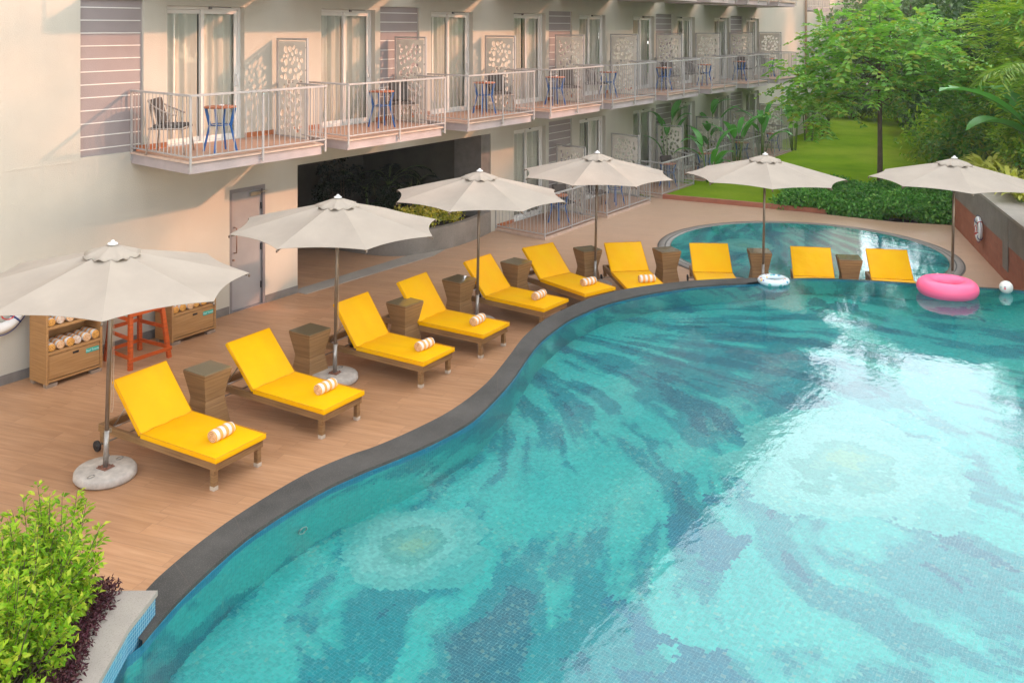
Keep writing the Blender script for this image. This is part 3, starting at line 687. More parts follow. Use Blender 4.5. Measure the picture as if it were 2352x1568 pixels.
# kids pool
KC = (21.3, -7.1)
k1 = MB(); k1.lathe([(3.0, 0.012), (3.0, .02), (3.30, .02), (3.30, 0.004)], 96, (KC[0], KC[1], 0), cap=False); tag(k1.build('kids_pool_ring', 'granitering'), kind='structure')
k2 = MB(); k2.lathe([(3.11, .0215), (3.135, .0215)], 96, (KC[0], KC[1], 0), cap=False); k2.lathe([(3.27, .0215), (3.285, .0215)], 96, (KC[0], KC[1], 0), cap=False)
k3 = bpy.data.objects.new('x', None)
tag(k2.build('kids_pool_gutter', 'black'), kind='structure')
kf = MB(); kf.lathe([(2.99, .024), (2.6, .01), (1.2, .0062), (0.0, .006)], 72, cap=False); kfo = kf.build('kids_pool_floor', 'mosaickids', loc=(KC[0], KC[1], 0)); tag(kfo, kind='structure')
poly_obj('kids_pool_water', [(KC[0] + 3.0 * math.cos(2 * math.pi * k / 96), KC[1] + 3.0 * math.sin(2 * math.pi * k / 96)) for k in range(96)], .035, 'kidswater')

# lawn, kerb, hedge bed
LAWN = [(25.75, -1.62), (26.05, -4.92), (27, -5.4), (29.5, -8.9), (31, -8.8), (34.5, -7.3), (37.7, -6.0), (42, -4.5), (46, -3.2), (50.5, -1.7), (56, 1.0), (62, 5), (60, 9), (52.5, 2.4), (46.5, .4), (45.5, -1.0), (40, -1.75), (32, -1.68)]
poly_obj('lawn', LAWN, .10, 'lawn')
poly_obj('far_lawn', [(25.5, 0), (46, 0), (46, 2.4), (54, 2.5), (70, 12), (70, -20), (27, -14), (26.4, -9.5)], .03, 'lawn')
kb = MB(); K = [(25.6, -1.62), (25.92, -4.95), (26.02, -6.3)]
for p, q in zip(K, K[1:]): kb.bar((*p, .06), (*q, .06), .12, .14)
tag(kb.build('brick_kerb', 'brick'), 'low brick kerb edging the lawn beside the deck', 'kerb')
stp = MB(); stp.prism([(12.58, -.22), (16.3, -.36), (16.9, -.2), (16.0, .12), (12.58, .16)], -.02, .012); tag(stp.build('granite_threshold', 'granitelight'), kind='structure')

# ================================================================ HOTEL BUILDING
hotel = empty('hotel_building', (24, 0, 0)); tag(hotel, 'cream rendered hotel block with rows of railed balconies and glass doors', 'building')
def hp(mb, name, mat, parent=None, bevel=0):
    o = mb.build(name, mat, None, bevel)
    par = parent or hotel; o.parent = par; o.matrix_parent_inverse = Matrix.Translation((-24, 0, 0)) if par is hotel else Matrix.Identity(4); return o
DX = [(9.68, 11.30), (13.21, 14.77), (16.65, 18.25), (20.03, 21.58), (23.42, 25.0), (26.85, 28.41), (30.25, 31.80), (33.66, 35.2), (37.08, 38.64)]
LV = [(8.15, 9.24), (14.93, 16.23), (21.75, 23.0), (28.52, 29.85), (35.34, 36.69)]
BL = [8.81, 12.13, 15.68, 18.95, 22.08, 25.55, 28.95, 32.35, 35.75]
BR = [11.50, 14.82, 18.15, 21.45, 24.65, 27.85, 31.15, 34.50, 37.85]
DOORH = 2.40; TOP = 12.6
holes = []
for fl in range(4):
    z = 3.03 * fl + .04 if fl else .03
    if fl: z = 3.06 + 3.0 * (fl - 1)
    for i, (a0, a1) in enumerate(DX):
        if fl == 0 and i < 3: continue
        holes.append((a0, a1, z, z + DOORH, 'door', fl, i))
    for j, (a0, a1) in enumerate(LV):
        if fl == 0 and j < 2: continue
        holes.append((a0, a1, z + .04, z + 2.48, 'louvre', fl, j))
holes += [(10.97, 11.77, .0, 2.20, 'service', 0, 0), (12.58, 19.0, -.05, 2.45, 'passage', 0, 0)]
def holed_wall(x0, x1, z0, z1, hs, y=0.0, depth=.22):
    mb = MB(); xs = sorted({x0, x1} | {h[0] for h in hs} | {h[1] for h in hs}); zs = sorted({z0, z1} | {max(z0, h[2]) for h in hs} | {h[3] for h in hs})
    for i in range(len(xs) - 1):
        run = None
        for k in range(len(zs) - 1):
            cx, cz = (xs[i] + xs[i + 1]) / 2, (zs[k] + zs[k + 1]) / 2
            solid = not any(h[0] < cx < h[1] and h[2] < cz < h[3] for h in hs)
            if solid: run = [zs[k], zs[k + 1]] if run is None else [run[0], zs[k + 1]]
            if (not solid or k == len(zs) - 2) and run:
                mb.add([(xs[i], y, run[0]), (xs[i + 1], y, run[0]), (xs[i + 1], y, run[1]), (xs[i], y, run[1])], [(0, 1, 2, 3)]); run = None
    for h in hs:
        a0, a1, c0, c1 = h[:4]; c0 = max(c0, z0); Y = y + depth
        mb.add([(a0, y, c0), (a0, Y, c0), (a0, Y, c1), (a0, y, c1)], [(0, 1, 2, 3)]); mb.add([(a1, y, c0), (a1, Y, c0), (a1, Y, c1), (a1, y, c1)], [(0, 3, 2, 1)])
        mb.add([(a0, y, c1), (a1, y, c1), (a1, Y, c1), (a0, Y, c1)], [(0, 3, 2, 1)]); mb.add([(a0, y, c0), (a1, y, c0), (a1, Y, c0), (a0, Y, c0)], [(0, 1, 2, 3)])
    return mb
wl_ = holed_wall(-12, 45.2, -.05, TOP, holes)
wl_.add([(45.2, 0, -.05), (45.2, 2.4, -.05), (45.2, 2.4, TOP), (45.2, 0, TOP)], [(0, 1, 2, 3)])
wl_.add([(45.2, 2.4, -.05), (66, 2.4, -.05), (66, 2.4, TOP), (45.2, 2.4, TOP)], [(0, 1, 2, 3)])
wl_.add([(-12, 0, -.05), (-12, 14, -.05), (-12, 14, TOP), (-12, 0, TOP)], [(0, 1, 2, 3)]); wl_.add([(66, 2.4, -.05), (66, 14, -.05), (66, 14, TOP), (66, 2.4, TOP)], [(0, 1, 2, 3)])
hp(wl_, 'wall', 'wall')
rf = MB(); rf.box(-12.3, 45.6, -1.35, 14, TOP, TOP + .25); rf.box(45.6, 66.4, 1.4, 14, TOP, TOP + .25); hp(rf, 'roof', 'slabunder')
sk = MB()
for a0, a1 in ((-12, 10.95), (11.79, 12.58)): sk.box(a0, a1, -.014, .004, 0, .14)
hp(sk, 'skirting', 'skirt')
gr = MB(); gr.box(-12, 8.15, -.004, .002, 3.035, 3.06); hp(gr, 'groove_line', 'wall')
dp = MB(); dp.tube([(45.0, -.08, 0), (45.0, -.08, TOP)], .055, 8); hp(dp, 'downpipe', 'downpipe')
# passage: deep recess with ceiling, side walls and beam
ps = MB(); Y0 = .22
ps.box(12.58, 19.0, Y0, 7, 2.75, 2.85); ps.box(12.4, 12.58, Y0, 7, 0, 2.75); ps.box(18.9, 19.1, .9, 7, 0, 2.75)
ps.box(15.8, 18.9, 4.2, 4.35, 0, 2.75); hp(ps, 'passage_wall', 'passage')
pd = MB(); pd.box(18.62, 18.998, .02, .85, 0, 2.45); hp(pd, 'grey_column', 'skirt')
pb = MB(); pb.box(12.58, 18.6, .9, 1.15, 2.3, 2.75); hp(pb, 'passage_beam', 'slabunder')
bk = MB(); bk.box(12.3, 16, 6.9, 7.0, 0, 2.75); bk.box(12.30, 12.40, .3, 7, 0, 2.75); hp(bk, 'passage_back_wall', 'dark')  # near-black colour stands in for deep shade at the back
poly_obj('passage_floor', [(12.58, .0), (19.0, .0), (19.0, 7), (12.58, 7)], .001, 'deck')

# sliding glass doors ------------------------------------------------
def curtain_mesh(w_, h_, seed, x0=0):
    rs = np.random.RandomState(seed); n = max(8, int(w_ * 42)); v = []; f = []; ph = rs.random(4) * 6
    for i in range(n + 1):
        x = x0 + w_ * i / n; yy = .235 + .035 * math.sin(x * 31 + ph[0]) + .02 * math.sin(x * 53 + ph[1]) + .015 * math.sin(x * 17 + ph[2])
        v += [(x, yy, 0.02), (x + .01 * math.sin(x * 9), yy * .98, h_ - .02)]
        if i: k = 2 * i; f.append((k - 2, k, k + 1, k - 1))
    return MB().add(v, f, True)
def make_door(w_, h_, flip, seed):
    d = empty('sliding_door'); fr = MB(); t = .055; Y = .11; mid = w_ / 2
    for a0, a1, c0, c1, y0 in ((0, t, 0, h_, 0), (w_ - t, w_, 0, h_, 0), (0, w_, h_ - t, h_, .001), (0, w_, 0, .06, .001)): fr.box(a0 + (t if y0 else 0), a1 - (t if y0 else 0), Y + y0, Y + .09, c0, c1)
    fr.build('frame', 'frame', d, .004)
    for k, (a0, a1) in enumerate(((t, mid + .03), (mid - .03, w_ - t))):
        yy = Y + (.02 if (k == 1) != flip else .055); s = MB(); s_ = .065
        s.box(a0, a0 + s_, yy, yy + .032, .062, h_ - t - .002); s.box(a1 - s_, a1, yy, yy + .032, .062, h_ - t - .002); s.box(a0 + s_, a1 - s_, yy + .001, yy + .03, .062, .14); s.box(a0 + s_, a1 - s_, yy + .001, yy + .03, h_ - .13, h_ - t - .002)
        s.build('sash', 'frame', d, .004); p = MB(); p.add([(a0 + s_, yy + .016, .14), (a1 - s_, yy + .016, .14), (a1 - s_, yy + .016, h_ - .13), (a0 + s_, yy + .016, h_ - .13)], [(0, 1, 2, 3)]); p.build('pane', 'glass', d)
    hx = .09 if flip else w_ - .09; hd = MB(); hd.bar((hx, Y + .012, .98), (hx, Y + .012, 1.06), .03, .02); hd.tube([(hx, Y + .01, .98), (hx, Y - .045, .99), (hx, Y - .045, 1.17), (hx, Y + .01, 1.18)], .011, 6); hd.build('door_handle', 'white', d)
    cl = MB(); sx = -1 if flip else 1; cx = w_ * (.35 if flip else .58); cl.bar((cx, Y - .03, h_ + .0), (cx + .42 * (1 if not flip else -1) * (1), Y - .03, h_ + .0), .035, .03); cl.box(cx - .02, cx + .02, Y - .05, Y + .0, h_ - .045, h_ + .0); cl.build('door_closer', 'doorframe', d)
    gapx = .52 if seed % 2 else .0
    c = curtain_mesh(w_ * (.50 if seed % 3 else .44), h_, seed, .0); c2 = curtain_mesh(w_ * (.50 if seed % 3 else .54), h_, seed + 9, w_ * (.5 if seed % 3 else .46))
    c.build('curtain', 'curtain', d); c2.build('curtain', 'curtain', d)
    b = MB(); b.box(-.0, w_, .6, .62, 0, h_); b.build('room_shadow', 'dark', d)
    return d
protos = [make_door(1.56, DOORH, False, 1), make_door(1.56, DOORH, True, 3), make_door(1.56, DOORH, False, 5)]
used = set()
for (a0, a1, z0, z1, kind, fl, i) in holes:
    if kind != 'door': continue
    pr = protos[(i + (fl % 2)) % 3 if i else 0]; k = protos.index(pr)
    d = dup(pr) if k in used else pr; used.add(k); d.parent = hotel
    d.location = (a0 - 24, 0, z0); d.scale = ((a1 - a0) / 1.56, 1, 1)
# mauve rendered panels with white horizontal grooves
for (a0, a1, z0, z1, kind, fl, i) in holes:
    if kind != 'louvre': continue
    mb = MB(); mb.box(a0, a1, .05, .2, z0, z1); o = hp(mb, 'louvre_panel', 'mauve'); s = MB()
    for q in range(12):
        zz = z0 + .10 + q * .2
        if zz < z1 - .03: s.box(a0 + .002, a1 - .03, .042, .052, zz, zz + .016)
    so_ = s.build('groove_strip', 'frame'); so_.parent = o
# grey service door
sv = MB(); sv.box(11.02, 11.72, .045, .09, .02, 2.13); so_ = hp(sv, 'service_door', 'steeldoor', None, .004)
for nm, mt, bx in (('door_frame', 'doorframe', [(10.97, 11.02, -.006, .12, 0, 2.2), (11.72, 11.775, -.006, .12, 0, 2.2), (11.02, 11.72, -.005, .12, 2.13, 2.2), (11.02, 11.72, .0, .12, .0, .018)]),
                   ('door_closer', 'chrome', [(11.44, 11.66, -.02, .044, 2.03, 2.09), (11.56, 11.58, -.16, -.02, 2.09, 2.10), (11.58, 11.70, -.17, -.15, 2.10, 2.115)]),
                   ('hinge', 'black', [(11.70, 11.722, .02, .044, .3, .42), (11.70, 11.722, .02, .044, 1.0, 1.12), (11.70, 11.722, .02, .044, 1.75, 1.87)]),
                   ('sign_plate', 'white', [(11.24, 11.44, .038, .044, 1.33, 1.47)]), ('sign_mark', 'black', [(11.27, 11.36, .035, .0378, 1.37, 1.45)])):
    mb = MB()
    for b_ in bx: mb.box(*b_)
    mb.build(nm, mt, so_)
mb = MB(); mb.tube([(11.10, .045, 1.05), (11.10, -.03, 1.06), (11.10, -.03, 1.50), (11.10, .045, 1.51)], .012, 8); mb.lathe([(0, -.01), (.028, -.01), (.028, .01), (0, .01)], 12, (11.07, .02, .93)); mb.build('door_handle', 'copper', so_)

# balconies ---------------------------------------------------------
def screen_mesh(seed):
    """perforated privacy sheet, local x = 0..w horizontal, z up; holes cut as irregular pebbles"""
    w_, h_ = .93, 1.72; rs = random.Random(seed); bm = bmesh.new(); nx, nz = 36, 66
    blobs = []
    tries = 0
    while len(blobs) < 60 and tries < 14000:
        tries += 1; r = rs.uniform(.036, .074) if tries < 3000 else rs.uniform(.02, .045); x = rs.uniform(.07 + r, w_ - .07 - r); z = rs.uniform(.05 + r, h_ - .07 - r)
        if all(math.hypot(x - b[0], z - b[1]) > (r + b[2]) * .95 + .014 for b in blobs): blobs.append((x, z, r, rs.random() * 3.14, rs.uniform(1.1, 1.55), [rs.uniform(.85, 1.15) for _ in range(10)]))
    me = bpy.data.meshes.new('privacy_screen'); cu = bpy.data.curves.new('tmp', 'CURVE'); cu.dimensions = '2D'; cu.fill_mode = 'BOTH'; cu.extrude = .006
    def sp(pts):
        s_ = cu.splines.new('POLY'); s_.points.add(len(pts) - 1); s_.use_cyclic_u = True
        for p_, q in zip(s_.points, pts): p_.co = (q[0], q[1], 0, 1)
    sp([(.0, 0), (w_, 0), (w_, h_), (0, h_)])
    for x, z, r, an, el, jj in blobs:
        pts = []
        for k in range(10):
            t = 2 * math.pi * k / 10; px, pz = r * el ** .5 * math.cos(t) * jj[k], r / el ** .5 * math.sin(t) * jj[k]
            pts.append((x + px * math.cos(an) - pz * math.sin(an), z + px * math.sin(an) + pz * math.cos(an)))
        sp(pts)
    ob = bpy.data.objects.new('tmp', cu); scn.collection.objects.link(ob); dg = bpy.context.evaluated_depsgraph_get(); me = bpy.data.meshes.new_from_object(ob.evaluated_get(dg))
    bpy.data.objects.remove(ob); bpy.data.curves.remove(cu)
    me.transform(Matrix.Rotation(R(90), 4, 'X')); me.name = 'privacy_screen'; me.materials.clear(); me.materials.append(M['screen']); return me
SCR = [screen_mesh(3), screen_mesh(11)]
FRM = None
def add_screen(parent, p0, p1, z, k):
    """screen from p0 (near wall) to p1 (outer), parent in world-aligned coordinates"""
    global FRM
    ang = math.atan2(p1[1] - p0[1], p1[0] - p0[0]); o = bpy.data.objects.new('privacy_screen', SCR[k % 2]); scn.collection.objects.link(o); o.parent = parent
    o.location = (p0[0] + .04 * math.cos(ang), p0[1] + .04 * math.sin(ang), z + .04); o.rotation_euler = (0, 0, ang)
    if FRM is None:
        mb = MB(); W_, H_ = 1.03, 1.82
        for a0, a1, c0, c1 in ((-.05, -.015, -.04, H_ - .04), (W_ - .065, W_ - .03, -.04, H_ - .04), (-.015, W_ - .065, H_ - .075, H_ - .04), (-.015, W_ - .065, -.04, -.01)): mb.box(a0, a1, -.018, .018, c0, c1)
        for q in (.25, .7, 1.2, 1.6): mb.box(-.02, .005, -.008, .008, q, q + .02); mb.box(W_ - .1, W_ - .06, -.008, .008, q, q + .02)
        FRM = mb.build('screen_frame', 'rail', o)
    else:
        c = FRM.copy(); scn.collection.objects.link(c); c.parent = o
    return o
def railing(path, z, post_drop=0, gap=.112):
    top = MB(); n = len(path)
    for i in range(n - 1):
        p, q = Vector((*path[i], 0)), Vector((*path[i + 1], 0)); d = q - p; L_ = d.length; u = d / L_
        top.bar(p + Vector((0, 0, z + .985)) - u * .02, q + Vector((0, 0, z + .985)) + u * .02, .055, .03 + .001 * i); top.bar(p + Vector((0, 0, z + .07)), q + Vector((0, 0, z + .07)), .03, .018 + .001 * i)
        k = max(2, int(L_ / gap))
        for j in range(k + 1):
            b = p + u * (L_ * j / k)
            if j in (0, k): continue
            top.tube([b + Vector((0, 0, z + .075)), b + Vector((0, 0, z + .975))], .0072, 5, False)
        nb = max(1, int(L_ / 1.1))
        for j in range(0 if i == 0 else 1, nb + 1):
            b = p + u * (L_ * j / nb); top.bar(b + Vector((0, 0, z - post_drop)), b + Vector((0, 0, z + .97)), .034, .02, (u.x, u.y, 0) if False else (0, 1, 0))
            if post_drop: top.bar(b + Vector((0, 0, z - post_drop + .04)), b + Vector((0, .06, z - post_drop + .04)), .02, .02)
    return top
balc = []
for fl in (1, 2, 3):
    z = 3.1 + 3.0 * (fl - 1) + (0 if fl == 1 else .0)
    for i in range(9):
        xl, xr = BL[i], BR[i]; wl0, wr0 = xl + .21, xr + .62
        if i < 8 and wr0 > BL[i + 1] + .15: wr0 = BL[i + 1] + .12
        b = MB(); b.prism([(xl, -1.75), (xr, -1.75), (wr0 - .02, .0), (wl0, .0)], z - .185, z - .03); s = hp(b, 'balcony', 'fascia')
        mb = MB(); mb.prism([(xl - .03, -1.785), (xr + .03, -1.785), (wr0, -.002), (wl0 - .03, -.002)], z - .028, z - .004); mb.build('slab_edge', 'lip', s)
        mb = MB(); mb.prism([(xl + .06, -1.68), (xr - .08, -1.68), (wr0 - .12, -.004), (wl0 + .06, -.004)], z - .002, z + .004); mb.build('floor_tiles', 'balcfloor', s)
        path = [(wl0 - .01, -.02), (xl - .02, -1.80), (xr + .04, -1.80), (wr0 + .01, -.02)] if fl == 1 or i > 3 else [(xl, -1.8), (xr, -1.8)]
        railing(path, z, .14).build('railing', 'rail', s)
        if fl < 3 or i > 4: add_screen(s, (wr0 - .13, -.1), (wr0 - .34, -1.13), z - .02, i)
        for u0, u1 in ((wl0 + .08, DX[i][0] - .01), (DX[i][1] + .01, wr0 - .14)):
            if u1 - u0 > .03: mb = MB(); mb.box(u0, u1, -.014, -.002, z + .004, z + .09); mb.build('tile_skirting', 'terr', s)
        for ch in s.children: ch.matrix_parent_inverse = Matrix.Translation((0, 0, 0))
        balc.append(s)
# drop the (-24) parent inverse trick for children: slab carries it already
for fl, z in ((0, .06),):
    for i in range(3, 9):
        xl, xr = (19.0 if i == 3 else BL[i] + .05), BR[i] + .15; wl0, wr0 = xl + .2, xr + .5
        b = MB(); b.prism([(xl, -1.6), (xr, -1.6), (wr0, -.0), (wl0, -.0)], .0, z); s = hp(b, 'patio', 'lip')
        mb = MB(); mb.prism([(xl + .05, -1.55), (xr - .05, -1.55), (wr0 - .05, -.01), (wl0 + .05, -.01)], z + .001, z + .006); mb.build('floor_tiles', 'balcfloor', s)
        railing([(wl0, -.02), (xl + .02, -1.58), (xr - .02, -1.58), (wr0, -.02)], z, 0).build('railing', 'rail', s)
        add_screen(s, (wr0 - .1, -.1), (wr0 - .3, -1.13), z + .02, i)
        mb = MB(); mb.box(wl0 + .08, DX[i][0] - .01, -.014, -.002, z + .01, z + .09); mb.build('tile_skirting', 'terr', s)
# far wing balconies set back
for fl in (0, 1, 2):
    z = .06 + 3.04 * fl if fl else .06
    b = MB(); b.box(47.6, 51.6, .65, 2.4, z - .185, z - .02); s = hp(b, 'balcony', 'fascia'); railing([(47.6, 2.3), (47.6, .62), (51.6, .62), (51.6, 2.3)], z, .1).build('railing', 'rail', s)
    add_screen(s, (48.3, 2.2), (48.1, 1.2), z, 1)
for s in [o for o in hotel.children if o.name.startswith(('balcony', 'patio'))]: pass
# ================================================================ BALCONY FURNITURE
def make_bistro():
    t = empty('bistro_table'); mb = MB(); mb.lathe([(0, .70), (.245, .70), (.25, .706), (.25, .722), (.245, .728), (0, .728)], 28, cap=False); mb.build('tabletop', 'tabletop', t)
    for k in range(4):
        a = R(45 + 90 * k); c, s = math.cos(a), math.sin(a); mb = MB()
        pts = [(.27 * c, .27 * s, 0), (.17 * c, .17 * s, .42), (.235 * c, .235 * s, .70)]
        for (p, q, w0) in ((pts[0], pts[1], .03), (pts[1], pts[2], .045)): mb.bar(p, q, w0, .022, (-s, c, 0))
        mb.build('leg', 'blue', t)
    mb = MB(); mb.torus(.165, .009, 28, 6); o = mb.build('stretcher_ring', 'blue', t); o.location = (0, 0, .43)
    mb = MB(); mb.lathe([(0, .728), (.035, .728), (.042, .745), (.03, .75), (0, .745)], 12, (.04, .03, 0), cap=False); mb.build('ashtray', 'white', t)
    return t
def make_chair():
    t = empty('balcony_chair'); W_, D_ = .29, .27
    for sx in (-1, 1):
        for sy in (-1, 1):
            mb = MB(); mb.tube([(sx * (W_ + .03), sy * (D_ + .02), 0), (sx * W_ * .92, sy * D_ * .9, .40)], .013, 6); mb.build('leg', 'darkwood', t)
    mb = MB(); mb.tube([(-W_, -D_, .40), (W_, -D_, .40), (W_ * .9, D_, .40), (-W_ * .9, D_, .40), (-W_, -D_, .40)], .013, 6); mb.build('seat_frame', 'darkwood', t)
    # woven tub back: top hoop rises to the rear
    def hoop(a): return (W_ * 1.12 * math.sin(a), D_ * 1.15 * math.cos(a) + .02, .60 + .24 * max(0, math.cos(a * .62)) ** 2)
    A = [R(-125 + 250 * i / 24) for i in range(25)]; mb = MB(); mb.tube([hoop(a) for a in A], .013, 6); n = 22
    for i in range(n + 1):
        a = R(-120 + 240 * i / n); b = a + R(9 if i % 2 else -9); mb.tube([hoop(a), (W_ * .95 * math.sin(b), D_ * .95 * math.cos(b), .41)], .0065, 4, False)
    mb.build('woven_back', 'darkwood', t)
    mb = MB(); mb.box(-.25, .25, -.24, .22, .405, .46); mb.build('seat_cushion', 'cushion_dark', t, .02)
    mb = MB(); mb.add([(-.2, .16, .46), (.2, .16, .46), (.2, .26, .86), (-.2, .26, .86), (-.2, .08, .48), (.2, .08, .48), (.2, .18, .88), (-.2, .18, .88)], [(0, 1, 2, 3), (7, 6, 5, 4), (0, 4, 5, 1), (1, 5, 6, 2), (2, 6, 7, 3), (3, 7, 4, 0)]); mb.build('back_cushion', 'cushion_dark', t, .03)
    return t
ORD = ['nearest', 'second', 'third', 'fourth', 'fifth', 'sixth', 'seventh', 'eighth', 'farthest']
TP = [(9.83, -1.17), (14.03, -.85), (17.55, -.85), (20.51, -.96), (23.62, -.82), (27.2, -.9), (30.15, -1.05), (33.75, -.95), (37.3, -.85)]
CP = [(9.3, -.62, -40), (14.72, -.75, 35), (18.2, -.8, 35), (21.2, -.95, 40), (22.95, -.8, -60), (27.75, -.85, 40), (29.6, -.9, -60), (34.3, -.9, 40), (36.7, -.9, -60)]
bt = make_bistro(); bc = make_chair(); seen = False
for i in range(9):
    for pr, pos, rz, cat, grp, lab in ((bt, TP[i], R(12 + 5 * i), 'table', 'bistro tables on the upper balconies', 'round orange topped table with blue legs on the %s balcony of the upper row'),
                            (bc, CP[i][:2], R(CP[i][2]), 'chair', 'woven chairs on the upper balconies', 'grey woven tub chair with dark cushion on the %s balcony of the upper row')):
        o = pr if not seen else dup(pr); o.location = (*pos, 3.105); o.rotation_euler = (0, 0, -rz); tag(o, lab % ORD[i], cat, grp)
    seen = True
GO = ['patio nearest the pool', 'second patio from the pool', 'third patio from the pool', 'fourth patio from the pool', 'fifth patio from the pool', 'farthest patio']
for k, i in enumerate(range(3, 9)):
    o = dup(bt); o.location = (TP[i][0] + .1, -1.0, .068); tag(o, 'round orange topped table with blue legs on the ground level %s' % GO[k], 'table', 'bistro tables on the ground patios')
    o = dup(bc); o.location = (TP[i][0] + (.65 if k % 2 == 0 else -.65), -.8, .068); o.rotation_euler = (0, 0, R(-30 if k % 2 == 0 else 50)); tag(o, 'woven tub chair behind the railing of the ground level %s' % GO[k], 'chair', 'woven chairs on the ground patios')

# ================================================================ POOLSIDE
def make_lounger(AN=36):
    """origin on the floor under the middle of the foot end, local +Y runs to the head"""
    t = empty('sun_lounger'); hw = .355; Ln = 2.03; z0, z1 = .225, .315
    mb = MB(); mb.box(-hw, -hw + .05, 0, Ln, z0, z1); mb.box(hw - .05, hw, 0, Ln, z0, z1); mb.box(-hw + .05, hw - .05, 0, .05, z0 + .001, z1 - .001); mb.box(-hw + .05, hw - .05, Ln - .05, Ln, z0 + .001, z1 - .001)
    mb.box(-hw + .05, hw - .05, 1.20, 1.25, z0 + .002, z1 - .03); mb.build('frame', 'rattan', t, .006)
    for sx, y in ((-1, .03), (1, .03), (-1, Ln - .09), (1, Ln - .09)):
        mb = MB(); x0 = -hw + .002 if sx < 0 else hw - .062; hgt = .04 if y < 1 else .10
        mb.box(x0, x0 + .06, y, y + .06, hgt, z0 - .001); l = mb.build('leg', 'rattan', t, .004)
        if y < 1: mb = MB(); mb.box(x0 - .003, x0 + .063, y - .003, y + .063, 0, .045); mb.build('foot_cap', 'capstone', l, .004)
    mb = MB(); mb.tube([(-hw - .03, Ln - .03, .065), (hw + .03, Ln - .03, .065)], .010, 8); mb.bar((-hw + .03, Ln - .05, .13), (-hw + .03, Ln - .03, .06), .02); mb.bar((hw - .03, Ln - .05, .13), (hw - .03, Ln - .03, .06), .02); mb.build('axle', 'galv', t)
    for sx in (-1, 1):
        mb = MB(); x = sx * (hw + .035); pr = [(.0, -.014), (.03, -.018), (.034, -.012), (.052, -.016), (.065, -.012), (.065, .012), (.052, .016), (.034, .012), (.03, .018), (0, .014)]
        mb.lathe(pr, 20, cap=False); o = mb.build('wheel', 'black', t); o.location = (x, Ln - .03, .065); o.rotation_euler = (0, R(90), 0)
    mb = MB(); mb.box(-hw + .06, hw - .06, .05, 1.2, z1 - .03, z1 - .002); mb.build('slat_bed', 'darkwood', t)
    def pad(y0, y1, th, nm, tilt=0, org=(0, 0)):
        m_ = MB(); nx, ny = 12, 14; v = []; f = []; hw2 = .378
        for k in (0, 1):
            for j in range(ny + 1):
                for i in range(nx + 1):
                    u, w_ = i / nx, j / ny; ed = min(u, 1 - u, w_ * (y1 - y0) / .76, (1 - w_) * (y1 - y0) / .76); puff = .010 * min(1, ed * 9)
                    x = -hw2 + 2 * hw2 * u; y = y0 + (y1 - y0) * w_; z = (th + puff + .003 * math.sin(17 * u + 3 * w_)) if k else 0
                    if tilt: yy, zz = (y - org[0]), z; y = org[0] + yy * math.cos(tilt) - zz * math.sin(tilt); z = yy * math.sin(tilt) + zz * math.cos(tilt)
                    v.append((x, y, z + org[1]))
        N_ = (nx + 1) * (ny + 1); ix = lambda k, i, j: k * N_ + j * (nx + 1) + i
        for j in range(ny):
            for i in range(nx): f += [(ix(1, i, j), ix(1, i + 1, j), ix(1, i + 1, j + 1), ix(1, i, j + 1)), (ix(0, i, j), ix(0, i, j + 1), ix(0, i + 1, j + 1), ix(0, i + 1, j))]
        for i in range(nx): f += [(ix(0, i, 0), ix(0, i + 1, 0), ix(1, i + 1, 0), ix(1, i, 0)), (ix(0, i + 1, ny), ix(0, i, ny), ix(1, i, ny), ix(1, i + 1, ny))]
        for j in range(ny): f += [(ix(0, 0, j + 1), ix(0, 0, j), ix(1, 0, j), ix(1, 0, j + 1)), (ix(0, nx, j), ix(0, nx, j + 1), ix(1, nx, j + 1), ix(1, nx, j))]
        m_.add(v, f, True); o = m_.build(nm, 'vinyl', t)
        bm = bmesh.new(); bm.from_mesh(o.data)
        es = [e for e in bm.edges if len(e.link_faces) == 2 and e.calc_face_angle(0) > 1.0]
        bmesh.ops.bevel(bm, geom=es, offset=.012, segments=3, profile=.6, affect='EDGES'); bm.to_mesh(o.data); bm.free(); return o
    pad(-.03, 1.235, .058, 'seat_cushion', org=(0, .318)); pad(1.26, 1.99, .052, 'backrest_cushion', R(AN), (1.26, .335))
    pp_ = MB(); hw2 = .376
    for z_, (y0_, y1_) in ((.318 + .062, (-.026, 1.23)),): pp_.tube([(-hw2, y0_, z_), (hw2, y0_, z_), (hw2, y1_, z_), (-hw2, y1_, z_), (-hw2, y0_, z_)], .0042, 5, False)
    T = R(AN); pt = lambda x, s_: (x, 1.26 + s_ * math.cos(T) - .057 * math.sin(T), .335 + s_ * math.sin(T) + .057 * math.cos(T))
    pp_.tube([pt(-hw2, .004), pt(hw2, .004), pt(hw2, .726), pt(-hw2, .726), pt(-hw2, .004)], .0042, 5, False); pp_.build('piping', 'vinylpipe', t)
    mb = MB(); T = R(AN); e = (1.26 + .69 * math.cos(T), .335 + .69 * math.sin(T))
    for x in (-.3, .3): mb.bar((x, 1.27, .318), (x, e[0] + .01, e[1] - .025), .04, .025)
    mb.bar((-.32, e[0], e[1] - .022), (.32, e[0], e[1] - .022), .04, .02); mb.build('backrest_frame', 'darkwood', t)
    mb = MB(); m_ = (1.26 + .45 * math.cos(T), .30 + .45 * math.sin(T)); mb.tube([(-.28, m_[0], m_[1]), (-.28, 1.86, z1 - .04)], .009, 6); mb.tube([(.28, m_[0], m_[1]), (.28, 1.86, z1 - .04)], .009, 6); mb.tube([(-.3, 1.86, z1 - .04), (.3, 1.86, z1 - .04)], .009, 6); mb.build('prop_bar', 'chrome', t)
    return t
